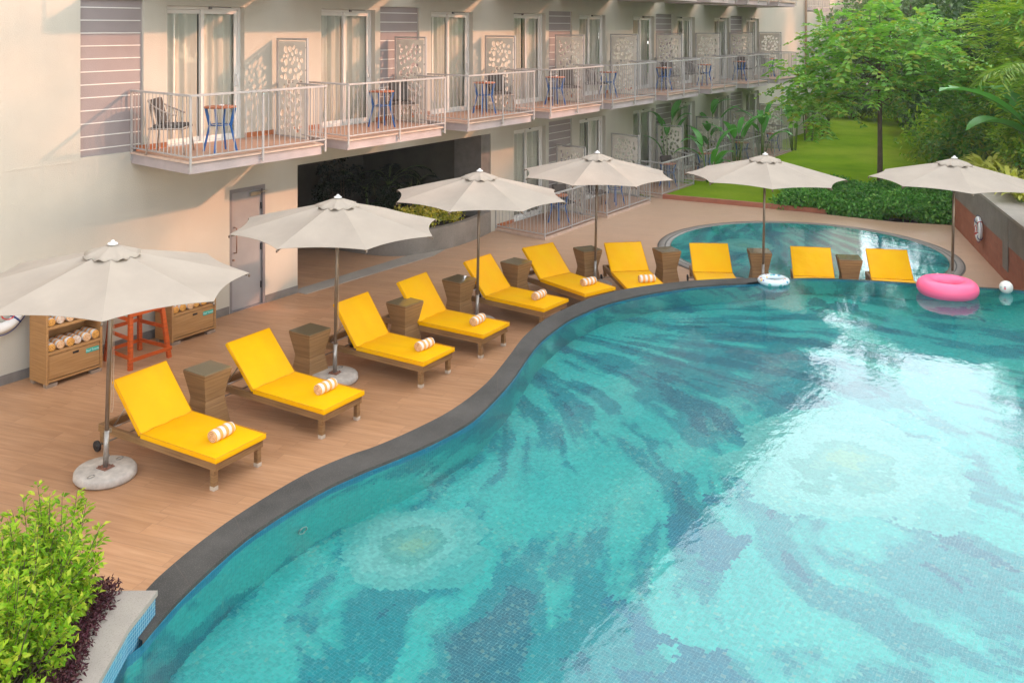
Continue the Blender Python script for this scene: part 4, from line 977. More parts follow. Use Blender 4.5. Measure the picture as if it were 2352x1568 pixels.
LG = [((7.03, -5.02), (-.06, 1), 'yellow cushioned lounger nearest the camera, beside the first umbrella pole'),
      ((8.62, -5.07), (-.03, 1), 'second yellow lounger from the left, in front of the grey service door'),
      ((10.58, -5.04), (-.03, 1), 'third yellow lounger from the left, just right of the second umbrella pole'),
      ((12.01, -5.05), (-.03, 1), 'fourth yellow lounger from the left, partly behind a wicker side table'),
      ((13.66, -5.14), (.05, 1), 'fifth yellow lounger from the left, with the third umbrella pole across its backrest'),
      ((14.80, -5.38), (.32, .95), 'sixth yellow lounger from the left, turned where the row starts to curve'),
      ((15.37, -6.07), (.74, .67), 'seventh yellow lounger, its foot end cut off by the pool coping, with a striped towel'),
      ((16.03, -7.22), (.86, .50), 'eighth yellow lounger, left of the fifth umbrella pole, with no towel'),
      ((16.74, -8.78), (.92, .385), 'yellow lounger backrest rising over the water between the small ring float and a wicker table'),
      ((17.38, -10.06), (.92, .39), 'yellow lounger backrest at the right end of the row, left of the pink float')]
ANG = [48, 46, 53, 53, 48, 42, 36, 36, 36, 36]; LP_ = {}
for i, (p, d, lab) in enumerate(LG):
    if ANG[i] in LP_: o = dup(LP_[ANG[i]])
    else: o = LP_[ANG[i]] = make_lounger(ANG[i])
    o.location = (*p, 0); o.rotation_euler = (0, 0, math.atan2(-d[0], d[1])); tag(o, lab, 'sun lounger', 'yellow sun loungers round the pool')
# rolled towels ------------------------------------------------------
def make_roll(L_, r, m_side='towel', m_end='rollpeach'):
    t = MB(); n = 28; v = []; f = []; k = 10
    for i in range(k + 1):
        x = -L_ / 2 + L_ * i / k; q = r * (1 - .10 * (abs(2 * i / k - 1) ** 8))
        for j in range(n):
            a = 2 * math.pi * j / n; rr = q * (1 + (.03 if j == 3 else 0) + .012 * math.sin(5 * a + i)); v.append((x, rr * math.cos(a), rr * math.sin(a) * .94))
    for i in range(k):
        for j in range(n): f.append((i * n + j, i * n + (j + 1) % n, (i + 1) * n + (j + 1) % n, (i + 1) * n + j))
    t.add(v, f, True); t.cur = 1; t.add([v[j] for j in range(n)], [tuple(range(n))]); t.add([v[k * n + j] for j in range(n)], [tuple(range(n))])
    # spiral ridge on each end
    for s in (-1, 1):
        pts = [(s * (L_ / 2 + .001), r * (.12 + .8 * q / 40) * math.cos(q * .45), r * (.12 + .8 * q / 40) * .94 * math.sin(q * .45)) for q in range(40)]
        t.tube(pts, .0035, 5)
    return t.build('rolled_towel', [m_side, m_end])
TW = [((7.03, -4.70), 7, 'first'), ((8.68, -4.70), 2, 'second'), ((10.64, -4.74), -2, 'third'), ((12.02, -4.70), 6, 'fourth'), ((13.73, -4.77), 1, 'fifth'), ((14.96, -5.06), -17, 'sixth'), ((15.73, -5.86), -46, 'seventh')]
tr = make_roll(.30, .074)
for i, (p, a, wd) in enumerate(TW):
    o = tr if i == 0 else dup(tr); o.location = (*p, .318 + .068 + .066); o.rotation_euler = (0, 0, R(a)); tag(o, 'orange and white striped towel rolled up on the %s lounger from the left' % wd, 'towel', 'rolled towels on the loungers')
# hourglass side tables ----------------------------------------------
def make_side():
    t = empty('side_table'); mb = MB(); prof = [(.200, .0), (.182, .13), (.152, .33), (.155, .37), (.180, .50), (.214, .67), (.214, .695)]; v = []; f = []
    for r, z in prof: v += [(-r, -r, z), (r, -r, z), (r, r, z), (-r, r, z)]
    for i in range(len(prof) - 1):
        for k in range(4): f.append((4 * i + k, 4 * i + (k + 1) % 4, 4 * i + 4 + (k + 1) % 4, 4 * i + 4 + k))
    f += [(3, 2, 1, 0), tuple(range(4 * len(prof) - 4, 4 * len(prof)))]; mb.add(v, f); mb.build('wicker_body', 'rattan', t, .008)
    mb = MB(); mb.box(-.210, .210, -.210, .210, .696, .704); mb.build('glass_top', 'tableglass', t, .002)
    return t
ST = [((7.80, -3.46), 0, 'wicker hourglass side table between the first and second loungers'), ((9.64, -3.41), 0, 'wicker hourglass side table between the second and third loungers'), ((11.47, -3.65), -3, 'wicker hourglass side table in front of the backrest of the fourth lounger'),
      ((13.04, -3.55), -3, 'wicker hourglass side table between the fourth and fifth loungers'), ((14.61, -3.70), -5, 'wicker hourglass side table between the fifth and sixth loungers'), ((16.24, -4.32), -30, 'wicker hourglass side table directly behind the fourth umbrella pole'),
      ((17.06, -5.65), -38, 'wicker hourglass side table right of the seventh lounger, before the small pool'), ((17.98, -7.21), -62, 'wicker hourglass side table behind the fifth umbrella pole'), ((18.43, -8.81), -66, 'wicker side table with sky mirrored in its top, between the last two loungers')]
sp_ = make_side()
for i, (p, a, lab) in enumerate(ST):
    o = sp_ if i == 0 else dup(sp_); o.location = (*p, .0); o.rotation_euler = (0, 0, R(a)); tag(o, lab, 'side table', 'wicker side tables between the loungers')
# umbrellas -----------------------------------------------------------
def make_umbrella():
    t = empty('pool_umbrella'); H_, Rm, zr = 2.62, 1.51, 2.215; nseg = 8
    mb = MB(); v = []; f = []; m_, k_ = 8, 8
    def P_(sec, u, s):   # u 0..1 across panel, s 0..1 from hub to rim
        a0, a1 = 2 * math.pi * sec / 8, 2 * math.pi * (sec + 1) / 8; p0 = Vector((math.cos(a0), math.sin(a0), 0)); p1 = Vector((math.cos(a1), math.sin(a1), 0)); p = p0.lerp(p1, u)
        e = 4 * u * (1 - u); r = .05 + (Rm - .05) * s * (1 - .055 * e * s ** 2); z = H_ - .05 - (H_ - .05 - zr) * (s ** 1.06) - .034 * e * s * (1 - s) * 4 + .012 * e * s ** 3
        return (p.x * r, p.y * r, z)
    for sec in range(8):
        o_ = len(v)
        for j in range(k_ + 1):
            for i in range(m_ + 1): v.append(P_(sec, i / m_, j / k_))
        for j in range(k_):
            for i in range(m_): q = o_ + j * (m_ + 1) + i; f.append((q, q + 1, q + m_ + 2, q + m_ + 1))
    mb.add(v, f, True); c = mb.build('canopy', 'canopy', t)
    sd_ = c.modifiers.new('th', 'SOLIDIFY'); sd_.thickness = .004; es = c.modifiers.new('es', 'EDGE_SPLIT'); es.split_angle = R(60)
    mb = MB(); v = []; f = []
    for j in range(5):
        for i in range(96):
            a = 2 * math.pi * i / 96; s = j / 4; sc_ = abs(math.sin(a * 4)); r = .04 + (.235 + .045 * sc_) * s; z = H_ + .004 - .112 * s ** 1.1 + .012 * math.cos(16 * a) * s * s + .010 * sc_ * s
            v.append((r * math.cos(a), r * math.sin(a), z))
        if j:
            for i in range(96): f.append(((j - 1) * 96 + i, (j - 1) * 96 + (i + 1) % 96, j * 96 + (i + 1) % 96, j * 96 + i))
    mb.add(v, f, True); vc = mb.build('vent_cap', 'canopy', t)
    sd2 = vc.modifiers.new('th', 'SOLIDIFY'); sd2.thickness = .003
    mb = MB(); mb.lathe([(0, H_ + .06), (.018, H_ + .055), (.022, H_ + .035), (.05, H_ + .028), (.058, H_ + .014), (.05, H_ + .004), (0, H_ + .004)][::-1], 20, cap=False); mb.build('finial', 'white', t)
    mb = MB(); mb.tube([(0, 0, .06), (0, 0, 1.3), (0, 0, H_)], .024, 14); mb.build('pole', 'pole', t)
    mb = MB(); mb.tube([(0, 0, .06), (0, 0, .52)], .030, 14); mb.bar((.03, 0, .50), (.065, 0, .50), .02, .05); mb.bar((.03, .0, .22), (.05, 0, .22), .016, .016); sl_ = mb.build('sleeve', 'galv', t)
    mb = MB(); mb.lathe([(0, H_ - .62), (.04, H_ - .62), (.045, H_ - .55), (.04, H_ - .5), (0, H_ - .5)], 14, cap=False); mb.build('runner_hub', 'pole', t)
    for k in range(8):
        a = 2 * math.pi * k / 8; ca, sa = math.cos(a), math.sin(a); mb = MB()
        mb.bar((.05 * ca, .05 * sa, H_ - .085), (Rm * .985 * ca, Rm * .985 * sa, zr - .022), .016, .022); mb.bar((.04 * ca, .04 * sa, H_ - .56), (Rm * .52 * ca, Rm * .52 * sa, H_ - .33 - .02), .014, .018)
        mb.lathe([(0, -.022), (.012, -.018), (.014, .0), (.010, .016), (0, .018)], 8, (Rm * ca, Rm * sa, zr - .028), cap=False); mb.build('rib', 'pole', t)
    mb = MB(); mb.tube([(.03, .0, H_ - .6), (.05, .01, 1.2), (.055, .01, .8), (.065, .02, .70), (.085, .02, .69), (.09, .01, .74), (.07, .0, 1.3), (.04, .0, H_ - .6)], .0042, 5); mb.build('pull_cord', 'cord', t)
    mb = MB(); rs = np.random.RandomState(4); prof = [(0, 0), (.325, 0), (.338, .02), (.335, .07), (.318, .092), (.30, .098), (.0, .10)]; mb.lathe(prof, 40, cap=False)
    b = mb.build('base', 'conc', t)
    mb = MB(); mb.box(-.07, .07, -.07, .07, .098, .108); 
    for x in (-.05, .05):
        for y in (-.05, .05): mb.lathe([(0, .108), (.012, .108), (.012, .125), (0, .125)], 6, (x, y, 0), cap=False)
    mb.build('base_plate', 'rust', b)
    for s in (-1, 1):
        mb = MB(); mb.torus(.035, .005, 20, 6); hn = mb.build('lifting_ring', 'galv', b); hn.location = (.235 * s, .04 * s, .103); hn.scale = (1.3, .7, 1)
    return t
UM = [((6.20, -3.72), 9, (.045, -.02), 'large beige umbrella nearest the camera, its round concrete base fully visible'), ((9.76, -3.82), 14, (.012, .0), 'second beige umbrella from the left, in front of the grey service door and dark passage'),
      ((12.91, -4.06), 18, (.018, -.0), 'third beige umbrella from the left, standing by the fifth lounger'), ((16.08, -4.60), 12, (.02, -.0), 'fourth beige umbrella from the left, in front of the ground level patios'),
      ((17.67, -7.41), 24, (.02, -.0), 'fifth beige umbrella, its canopy against the lawn and pole before the small pool'), ((19.18, -10.52), 20, (.02, -.0), 'rightmost beige umbrella, by the brick wall and pink float')]
up_ = make_umbrella(); CR = Vector((.56, -.829, 0))
for i, (p, rz, tl, lab) in enumerate(UM):
    o = up_ if i == 0 else dup(up_)
    ang = (.032 if i == 0 else .018); ax = Vector((0, 0, 1)).cross(CR).normalized(); m = Matrix.Rotation(ang, 4, ax) @ Matrix.Rotation(R(rz), 4, 'Z'); o.rotation_euler = m.to_euler()
    o.location = (p[0] - CR.x * ang * (1.3 if i else 0), p[1] - CR.y * ang * (1.3 if i else 0), .012); tag(o, lab, 'umbrella', 'beige umbrellas behind the loungers')
# towel cabinets --------------------------------------------------------
ROLLM = ['rollorange', 'rollpeach', 'rollwhite']
def cabinet(x0, y0, lab, which, ends, nup):
    t = empty('towel_cabinet', (x0, y0, 0)); tag(t, lab, 'cabinet', 'wicker towel cabinets by the wall'); W_, D_, H_ = .86, .44, 1.2; e = .035
    mb = MB()
    mb.box(0, e, 0, D_, .05, H_); mb.box(W_ - e, W_, 0, D_, .05, H_); mb.box(e, W_ - e, D_ - .02, D_, .05, H_ - .001); mb.box(e, W_ - e, .0, D_ - .02, H_ - e, H_ - .001); mb.build('carcass', 'rattancab', t, .004)
    mb = MB(); mb.box(e, W_ - e, .001, D_ - .02, .07, .10); mb.build('bottom_rail', 'rattancab', t)
    for z in (.455, .815): mb = MB(); mb.box(e, W_ - e, .001, D_ - .02, z, z + .04); mb.build('shelf', 'rattancab', t, .003)
    mb = MB(); mb.box(e + .008, W_ - e - .008, .008, .35, .11, .445); dr = mb.build('drawer', 'rattancab', t, .005)
    mb = MB(); mb.box(.40, .49, .003, .012, .385, .415); mb.build('grip_slot', 'black', dr)
    mb = MB(); mb.box(.60, .80, -.002, .006, .335, .395); lb = mb.build('name_plate', 'label', dr)
    cu = bpy.data.curves.new('lettering', 'FONT'); cu.body = 'Pool Towels'; cu.size = .040; cu.extrude = .0006; cu.align_x = 'CENTER'; cu.align_y = 'CENTER'
    to = bpy.data.objects.new('lettering', cu); scn.collection.objects.link(to); dg = bpy.context.evaluated_depsgraph_get(); me = bpy.data.meshes.new_from_object(to.evaluated_get(dg)); bpy.data.objects.remove(to)
    me.materials.clear(); me.materials.append(M['white']); to = bpy.data.objects.new('lettering', me); scn.collection.objects.link(to); to.parent = lb; to.rotation_euler = (R(90), 0, 0); to.location = (.70, -.0035, .365)
    mb = MB()
    for x in (.03, W_ - .15):
        for y in (.0, D_ - .1): mb.box(x - .025, x + .14, y + .004, y + .09, 0, .049)
    mb.build('foot_block', 'weavebtm', t)
    for sh, (z, nn) in enumerate(((.495, 6), (.855, nup))):
        for k in range(nn):
            r = .060 + .004 * ((k * 7) % 3); o = make_roll(.30, r, 'towel', ROLLM[ends[(k + 2 * sh) % len(ends)]]); o.rotation_euler = (R(17 * k), 0, R(90 + (k * 37 % 11) - 5)); o.location = (x0 + .035 + .068 + .1315 * k, y0 + .165 + .012 * (k % 2), z + r * .97)
            tag(o, 'rolled striped towel %s from the left on the %s shelf of the %s cabinet' % (['first', 'second', 'third', 'fourth', 'fifth', 'sixth'][k], ('lower', 'upper')[sh], which), 'towel', 'rolled towels in the %s cabinet' % which)
    return t
cabinet(7.24, -.66, 'tan wicker towel cabinet left of the orange stool, under the first umbrella', 'left', [0, 1, 0, 2, 1, 0], 6)
cabinet(10.02 - .96 + .28, -.60, 'tan wicker towel cabinet between the orange stool and the grey door', 'right', [0, 0, 1, 0, 0, 1], 6)
# tall orange lifeguard chair -------------------------------------------
hc = empty('lifeguard_chair', (8.66, -.66, 0)); tag(hc, 'tall orange stained wooden lifeguard chair between the two towel cabinets', 'chair')
LGP = {(-1, -1): ((-.33, -.34), (-.27, -.26)), (1, -1): ((.34, -.34), (.26, -.26)), (1, 1): ((.29, .34), (.24, .27)), (-1, 1): ((-.29, .34), (-.24, .27))}
for (sx, sy), (a, b) in LGP.items():
    mb = MB(); mb.bar((*a, 0), (*b, .86 if sy < 0 else .82), .06, .06, (0, 1, 0)); mb.build('leg', 'orange', hc, .004)
def lg(k, z): a, b = LGP[k]; f = z / .84; return (a[0] + (b[0] - a[0]) * f, a[1] + (b[1] - a[1]) * f, z)
for k0, k1, zs in (((-1, -1), (1, -1), (.15, .80)), ((-1, -1), (-1, 1), (.17, .45, .72)), ((1, -1), (1, 1), (.17, .48, .72)), ((-1, 1), (1, 1), (.16, .5, .72))):
    for z in zs:
        mb = MB(); p, q = Vector(lg(k0, z)), Vector(lg(k1, z)); d = (q - p).normalized() * .045; off = Vector((0, -.035, 0)) if k0[1] == k1[1] == -1 else Vector((0, 0, 0)); mb.bar(p - d * (1 if off.y else -.6) + off, q + d * (1 if off.y else -.6) + off, .022, .055); mb.build('rung', 'orange', hc, .003)
mb = MB()
for q in range(6): mb.box(-.28 + .094 * q, -.28 + .094 * q + .085, -.30, .26, .862, .882)
mb.build('seat', 'orange', hc, .003)
for sx in (-1, 1):
    mb = MB(); mb.bar((sx * .24, .27, .80), (sx * .25, .34, 1.60), .045, .04, (1, 0, 0)); mb.build('back_post', 'orange', hc, .003)
mb = MB()
for q in range(7):
    x = -.25 + .083 * q; c_ = .05 * (1 - ((q - 3) / 3.0) ** 2); mb.box(x - .039, x + .039, .30 + c_ * .4, .325 + c_ * .4, 1.40, 1.60 + c_ * .5)
mb.build('backrest', 'orange', hc, .003)
# life rings --------------------------------------------------------------
def life_ring(loc, rz, lab):
    t = empty('life_ring', loc, rz); tag(t, lab, 'life ring', 'white life rings hung on walls'); mb = MB(); mb.torus(.27, .075, 48, 14, axis='y', squash=.85); mb.build('buoy', 'white', t)
    for k in range(4):
        a = R(45 + 90 * k); mb = MB(); pts = []
        for j in range(13): b = 2 * math.pi * j / 12; rr = .27 + .081 * math.cos(b); pts.append((rr * math.cos(a), .081 * .85 * math.sin(b), rr * math.sin(a)))
        mb.tube(pts, .013, 6, False); mb.build('band', 'navy' if k % 2 else 'redcloth', t)
    mb = MB(); pts = []
    for j in range(49): a = 2 * math.pi * j / 48; rr = .355 + .02 * abs(math.sin(2 * (a - R(45)))); pts.append((rr * math.cos(a), -.01, rr * math.sin(a)))
    mb.tube(pts, .007, 6, False); mb.build('grab_rope', 'navy', t)
    mb = MB(); pts = [(.05 + .12 * math.cos(j * .55) * (1 + .1 * math.sin(j * 3)), -.085 - .008 * (j % 3), -.02 + .13 * math.sin(j * .55)) for j in range(34)]
    mb.tube(pts, .007, 5); mb.build('coiled_line', 'redcloth', t); return t
life_ring((6.92, -.09, 1.12), 0, 'white life ring with navy rope hung on the cream wall at the left edge')
wd_ = Vector((-5.91, -1.99)).normalized()
lr_ = life_ring((23.03, -10.44, .62), math.atan2(1.99, 5.91) + math.pi, 'white life ring with red line hung on the brick wall at right'); lr_.scale = (.8, .7, .8)
# floats -------------------------------------------------------------------
def ring_float(name, loc, R_, r, mat, lab, cat, tilt=0, sq=.8):
    t = empty(name, loc); tag(t, lab, cat); mb = MB(); mb.torus(R_, r, 72, 22, squash=sq); o = mb.build('tube', mat, t)
    mb = MB(); mb.lathe([(.0, 0), (.012, 0), (.012, .018), (0, .02)], 10, (R_ * .8, R_ * .6, r * sq - .004), cap=False); mb.build('valve', 'white', t); return t
ring_float('swim_ring', (16.56, -10.84, WZ + .105), .325, .145, 'pink', 'large bright pink inflatable ring floating at the far pool edge', 'float', 0, .95)
ring_float('swim_ring', (15.62, -8.28, WZ + .045), .195, .072, 'confring', 'small clear inflatable ring with colourful print floating by the fifth umbrella pole', 'float')
mb = MB(); mb.lathe([(max(.0, .105 * math.sin(math.pi * i / 20)), .105 * math.cos(math.pi * i / 20)) for i in range(21)], 32, cap=False); o = mb.build('beach_ball', 'confball'); o.location = (17.18, -11.62, WZ + .088); tag(o, 'small white speckled beach ball floating beside the brick wall', 'ball')
pp = MB(); pp.add([(x, 0, z) for x, z in ()], [])
# ================================================================ GARDEN WALL (right)
gw = empty('brick_garden_wall', (20.44, -11.41, 0)); tag(gw, 'low brick clad garden wall with grey stone coping along the right side', 'wall')
ang = math.atan2(1.99, 5.91); gw.rotation_euler = (0, 0, ang)
x0, x1 = -3.4, 6.3
mb = MB(); mb.box(x0, x1, -.45, 0, 0, 1.02); mb.build('brick_face', 'brick', gw)
mb = MB(); mb.box(x0, x1 - .01, -.46, .012, .76, 1.34); mb.build('stone_band', 'granite', gw)
mb = MB(); mb.box(x0, x1 + .02, -.62, .03, 1.342, 1.40); mb.build('coping_stone', 'granitelight', gw)
mb = MB(); mb.box(.42, .86, .0125, .024, .25, 1.335); mb.build('stone_pilaster', 'granite', gw)
mb = MB(); mb.box(-14, x1, -14, -.62, .0, 1.30); tag(mb.build('planting_bed', 'soil', gw))
mb = MB(); mb.box(-.45, 0, -12, 0, 0, 1.3); e2 = mb.build('return_wall', 'brick', gw); e2.location = (x0, -.45, 0)
# ================================================================ PLANTING
def on_wall(x, y, z=1.3):   # garden wall frame -> world
    return (20.44 + x * math.cos(ang) - y * math.sin(ang), -11.41 + x * math.sin(ang) + y * math.cos(ang), z)
# foreground shrubs on the corner planter
sprig_shrub('planter_shrub', 'bright green leafy shrub at the far end of the corner planter, tallest of the three', (3.66, -7.0, .94), (.44, .46, .86), 'lf_bright', 21, 90, group='bright shrubs on the corner planter')
sprig_shrub('planter_shrub', 'bright green leafy shrub in the middle of the corner planter', (3.31, -7.24, .94), (.50, .46, .84), 'lf_bright', 22, 115, group='bright shrubs on the corner planter')
sprig_shrub('planter_shrub', 'bright green leafy shrub at the bottom left corner of the view', (3.0, -7.54, .94), (.50, .46, .80), 'lf_bright', 23, 115, group='bright shrubs on the corner planter')
rs = np.random.RandomState(5)
pc = [(3.98, -7.2, .98), (3.9, -7.27, 1.0), (3.82, -7.34, 1.0), (3.72, -7.4, 1.01), (3.62, -7.48, 1.02), (3.54, -7.56, 1.02), (3.46, -7.65, 1.02), (3.38, -7.75, 1.02), (3.3, -7.84, 1.02), (3.2, -7.93, 1.02), (3.85, -7.15, 1.04), (3.7, -7.25, 1.03), (3.55, -7.4, 1.04), (3.42, -7.5, 1.04), (3.3, -7.65, 1.04), (3.1, -7.9, 1.02)]
o = leaf_object('purple_ground_cover', *scatter(pc, [.125] * len(pc), 380, .034, .013, rs, .6, .8, .2), 'lf_purple'); tag(o, kind='stuff')
# hedge of low ground cover in front of the lawn
rs = np.random.RandomState(8); hb = [(25.95, -4.9), (26.1, -8.1), (26.45, -9.35), (31.2, -9.0), (29.6, -7.6), (27.6, -5.2)]
def inside(p, poly):
    c = False; j = len(poly) - 1
    for i in range(len(poly)):
        (xi, yi), (xj, yj) = poly[i], poly[j]
        if (yi > p[1]) != (yj > p[1]) and p[0] < (xj - xi) * (p[1] - yi) / (yj - yi) + xi: c = not c
        j = i
    return c
cs = []
while len(cs) < 420:
    p = (rs.uniform(25.9, 31), rs.uniform(-9.5, -4.9))
    if inside(p, hb): cs.append((p[0] + .12, p[1], .12 + .30 * rs.random() + .12 * math.sin(p[0] * 2.1) * math.sin(p[1] * 1.7)))
for k in range(90): f = k / 89; a_ = Vector(hb[0]).lerp(Vector(hb[1]), min(1, f * 1.4)) if f < .71 else Vector(hb[1]).lerp(Vector(hb[2]), (f - .71) / .29); cs.append((a_.x + .1, a_.y, .12 + .2 * rs.random()))
o = leaf_object('hedge_ground_cover', *scatter([(c[0], c[1], c[2] + .13 * math.sin(c[0] * 3.3) * math.cos(c[1] * 2.7)) for c in cs], [.25] * len(cs), 60, .10, .06, rs, .8, .8, .3), 'lf_hedge'); tag(o, kind='stuff')
# the garden tree on the lawn
tree('garden_tree', 'slender tree with bright feathery leaves and thin trunk rising from the hedge', (29.3, -6.95, 0), 6.1, (2.85, 2.85, 2.1), 'lf_tree', 31, 60, .60, 8, .22, .125, .075, 'sprays', clear=.42, low=-.75, spray=(.75, 7))
# trees and shrubs along the far side of the lawn
BG = [('dense dark tree standing directly behind the slender garden tree', (41, -9.0), 7.0, (4.2, 4.2, 3.3), 'lf_dark', .30, .16),
      ('dark broad tree behind the garden, right of the slender tree', (37.5, -12.6), 8, (4.0, 3.8, 3.8), 'lf_dark', .30, .16),
      ('hazy green tree at the far end of the lawn, beside the hotel wing', (62, -1.5), 8.2, (5.5, 5.5, 4), 'lf_far', .40, .2),
      ('hazy tree behind the far wing, leftmost of the distant trees', (66, 5.5), 8.6, (4.5, 4.5, 4.2), 'lf_far', .4, .2),
      ('hazy tree in the gap over the end of the lawn', (60, -8), 8.4, (5.5, 5.5, 4), 'lf_far', .4, .2),
      ('tall dark tree at the top of the view, behind the slender tree', (50, -9.5), 7.8, (5.5, 5.5, 3.8), 'lf_dark', .34, .18),
      ('tall tree at the top right, behind the yellow green foliage', (47, -17), 10, (6, 6, 4.6), 'lf_far', .36, .18)]
for k, (lab, p, h, cr_, mt, L_, W_) in enumerate(BG):
    tree('background_tree', lab, (*p, 0), h, cr_, mt, 50 + k, 80, 1.35, 95, L_, W_, .22, group='trees beyond the lawn', clear=.2, low=-.8)
rs = np.random.RandomState(77); fc = [(74 + 8 * rs.random(), y + rs.normal() * 1.5, 1 + 7.5 * rs.random()) for y in np.linspace(-48, 34, 260)]
o = leaf_object('distant_woodland', *scatter(fc, [2.2] * len(fc), 55, .75, .45, rs, .5, .9, .2), 'lf_far'); tag(o, kind='stuff')
MG = [('mid green bushy shrub at the lawn edge below the slender tree', (33.6, -9.2), (1.7, 1.5, 2.6), 'lf_mid'), ('yellow flecked shrub on the lawn edge behind the slender trunk', (36.2, -8.0), (1.6, 1.5, 2.2), 'lf_yellow'),
      ('dark leafy shrub farther along the lawn edge', (39.5, -7.3), (1.8, 1.6, 2.4), 'lf_dark'), ('rounded green shrub near the far bend of the lawn', (43.5, -6.2), (2.0, 1.8, 2.6), 'lf_mid'),
      ('green shrub at the far right end of the lawn', (48, -4.6), (2.2, 2, 2.8), 'lf_mid'), ('tall mixed green shrub right of the slender trunk', (31.8, -10.6), (1.8, 1.7, 3.4), 'lf_mid'),
      ('dense shrub just over the end of the brick wall', (29.0, -12.4), (1.5, 1.4, 2.6), 'lf_mid'), ('tall dark shrub filling the gap behind the big leaf', (34.5, -12.2), (2.4, 2.2, 5.0), 'lf_dark'),
      ('olive shrub mass under the yellow green foliage', (31.0, -13.2), (2.0, 2.0, 4.2), 'lf_mid'), ('low shrub at the hotel end of the far lawn', (53.5, -.2), (1.8, 1.6, 1.6), 'lf_far'),
      ('low yellow shrub on the far lawn bend', (52, -3.2), (2.0, 1.6, 2.2), 'lf_yellow'), ('big dark shrub under the far hazy trees', (57, -5.5), (3.5, 3, 4.5), 'lf_dark')]
for k, (lab, p, sz, mt) in enumerate(MG):
    shrub('garden_shrub', lab, (*p, 0), sz, mt, 80 + k, int(26 * sz[2] ** .6), 85, .2, .095, group='shrubs along the lawn edge', cr=.6)
# yellow green bamboo like foliage, right edge
for k, (lab, p, h, rr) in enumerate([('feathery yellow green bamboo clump at the upper right edge', (29.6, -11.0), 6.6, 1.5), ('tall feathery yellow green bamboo clump behind the big torn leaf', (33.8, -11.2), 7.6, 1.9), ('lower yellow green bamboo spray above the brick wall', (26.6, -12.0), 4.4, 1.2)]):
    tree('bamboo_clump', lab, (*p, .3), h, (rr, rr, h * .40), 'lf_yellow', 120 + k, 46, .55, 11, .28, .05, .05, 'sprays', clear=.2, cat='bamboo', group='bamboo clumps at the right', low=-.8, bark='stalk', spray=(.7, 7))
tree('wall_tree', 'small tree cut off by the right edge, growing above the brick wall', (23.7, -12.7, .6), 7.2, (1.5, 1.5, 2.1), 'lf_mid', 133, 40, .55, 60, .2, .1, .08, clear=.35, low=-.8)
palm('garden_palm', 'palm with long spiky fronds reaching in from the right edge', (26.6, -11.7, 1.0), 11, 2.5, 137, mat='lf_palm', h=2.3, L=.5, W_=.045, leaflets=26, trunk=.09, el0=.7)
# plant with huge paddle leaves, right edge
bp = empty('big_leaf_plant', (25.35, -11.35, 1.25)); tag(bp, 'plant with huge torn grey green paddle leaves on tall stalks at the right edge', 'plant'); st_ = MB()
for k, (dx_, dy_, dz_, hh, ln, wd2, cu_) in enumerate([(-.5, .75, .9, 1.5, 2.3, .95, 1.1), (-.3, .5, .5, 1.2, 1.6, .85, 1.6), (.5, .5, .8, 1.6, 2.2, .6, 1.6), (.1, -.8, .8, 1.5, 2.2, .6, 1.5), (-.8, -.1, .7, 1.3, 1.9, .55, 1.7), (.8, -.4, .9, 1.5, 2.0, .6, 1.4)]):
    t0_ = Vector((dx_ * .12, dy_ * .12, 0)); t1_ = Vector((dx_ * .25, dy_ * .25, hh)); st_.tube([t0_, t0_.lerp(t1_, .5), t1_], [.05, .035, .02], 7)
    lb = MB(); pts_ = blade(lb, t1_, (dx_, dy_, dz_), ln, wd2, cu_, n=14, tear=1 if k in (0, 2, 4) else 0); st_.tube(pts_, [.018 - .0011 * q for q in range(len(pts_))], 5); lb.build('leaf', 'lf_big', bp)
st_.build('stems', 'stalk', bp)
for k, (x, y, ln, lab) in enumerate([(30.9, -9.35, .85, 'broad leaved plant with yellowing leaves behind the rightmost umbrella canopy'), (32.6, -8.9, .95, 'broad leaved clump right of the slender trunk at the lawn edge'), (29.0, -10.1, .8, 'broad leaved clump at the far end of the brick wall'), (34.4, -8.1, .95, 'broad leaved clump on the bend of the lawn edge'), (27.6, -10.9, .8, 'broad leaved clump just above the right end of the last umbrella')]):
    banana('lawn_edge_plant', lab, (x, y, .05), 13, ln, .2, 150 + k, ['lf_yellow', 'lf_mid', 'lf_yellow', 'lf_mid', 'lf_yellow'][k], h=.75, spread=.8, group='broad leaved plants along the lawn edge')
for k, x in enumerate([1.9, 2.5, 3.1, 3.7, 4.3, 4.9, 5.5, 6.0]):
    nm = ['nearest', 'second', 'third', 'fourth', 'fifth', 'sixth', 'seventh', 'farthest'][k]
    banana('striped_leaf_plant', 'yellow and green long leaved plant on the wall top, %s in its row' % nm, on_wall(x, -.66 - .1 * (k % 2), 1.33), 38, .62, .11, 160 + k, 'lf_gold', h=.14, spread=.5, curl=1.7, group='yellow leaved plants on the garden wall')
for k, (x, y) in enumerate([(3.6, -1.9), (5.0, -1.7), (6.2, -1.6), (1.2, -2.4)]):
    shrub('wall_bed_shrub', ['green and yellow shrub behind the yellow leaves at the right edge', 'yellow green shrub above the middle of the brick wall', 'yellow green shrub above the far end of the brick wall', 'shrub just outside the right edge behind the wall'][k], on_wall(x, y, 1.28), (.9, .8, 1.5), ['lf_mid', 'lf_yellow', 'lf_yellow', 'lf_mid'][k], 180 + k, 22, 70, .13, .06, group='shrubs in the bed behind the brick wall', cr=.35)
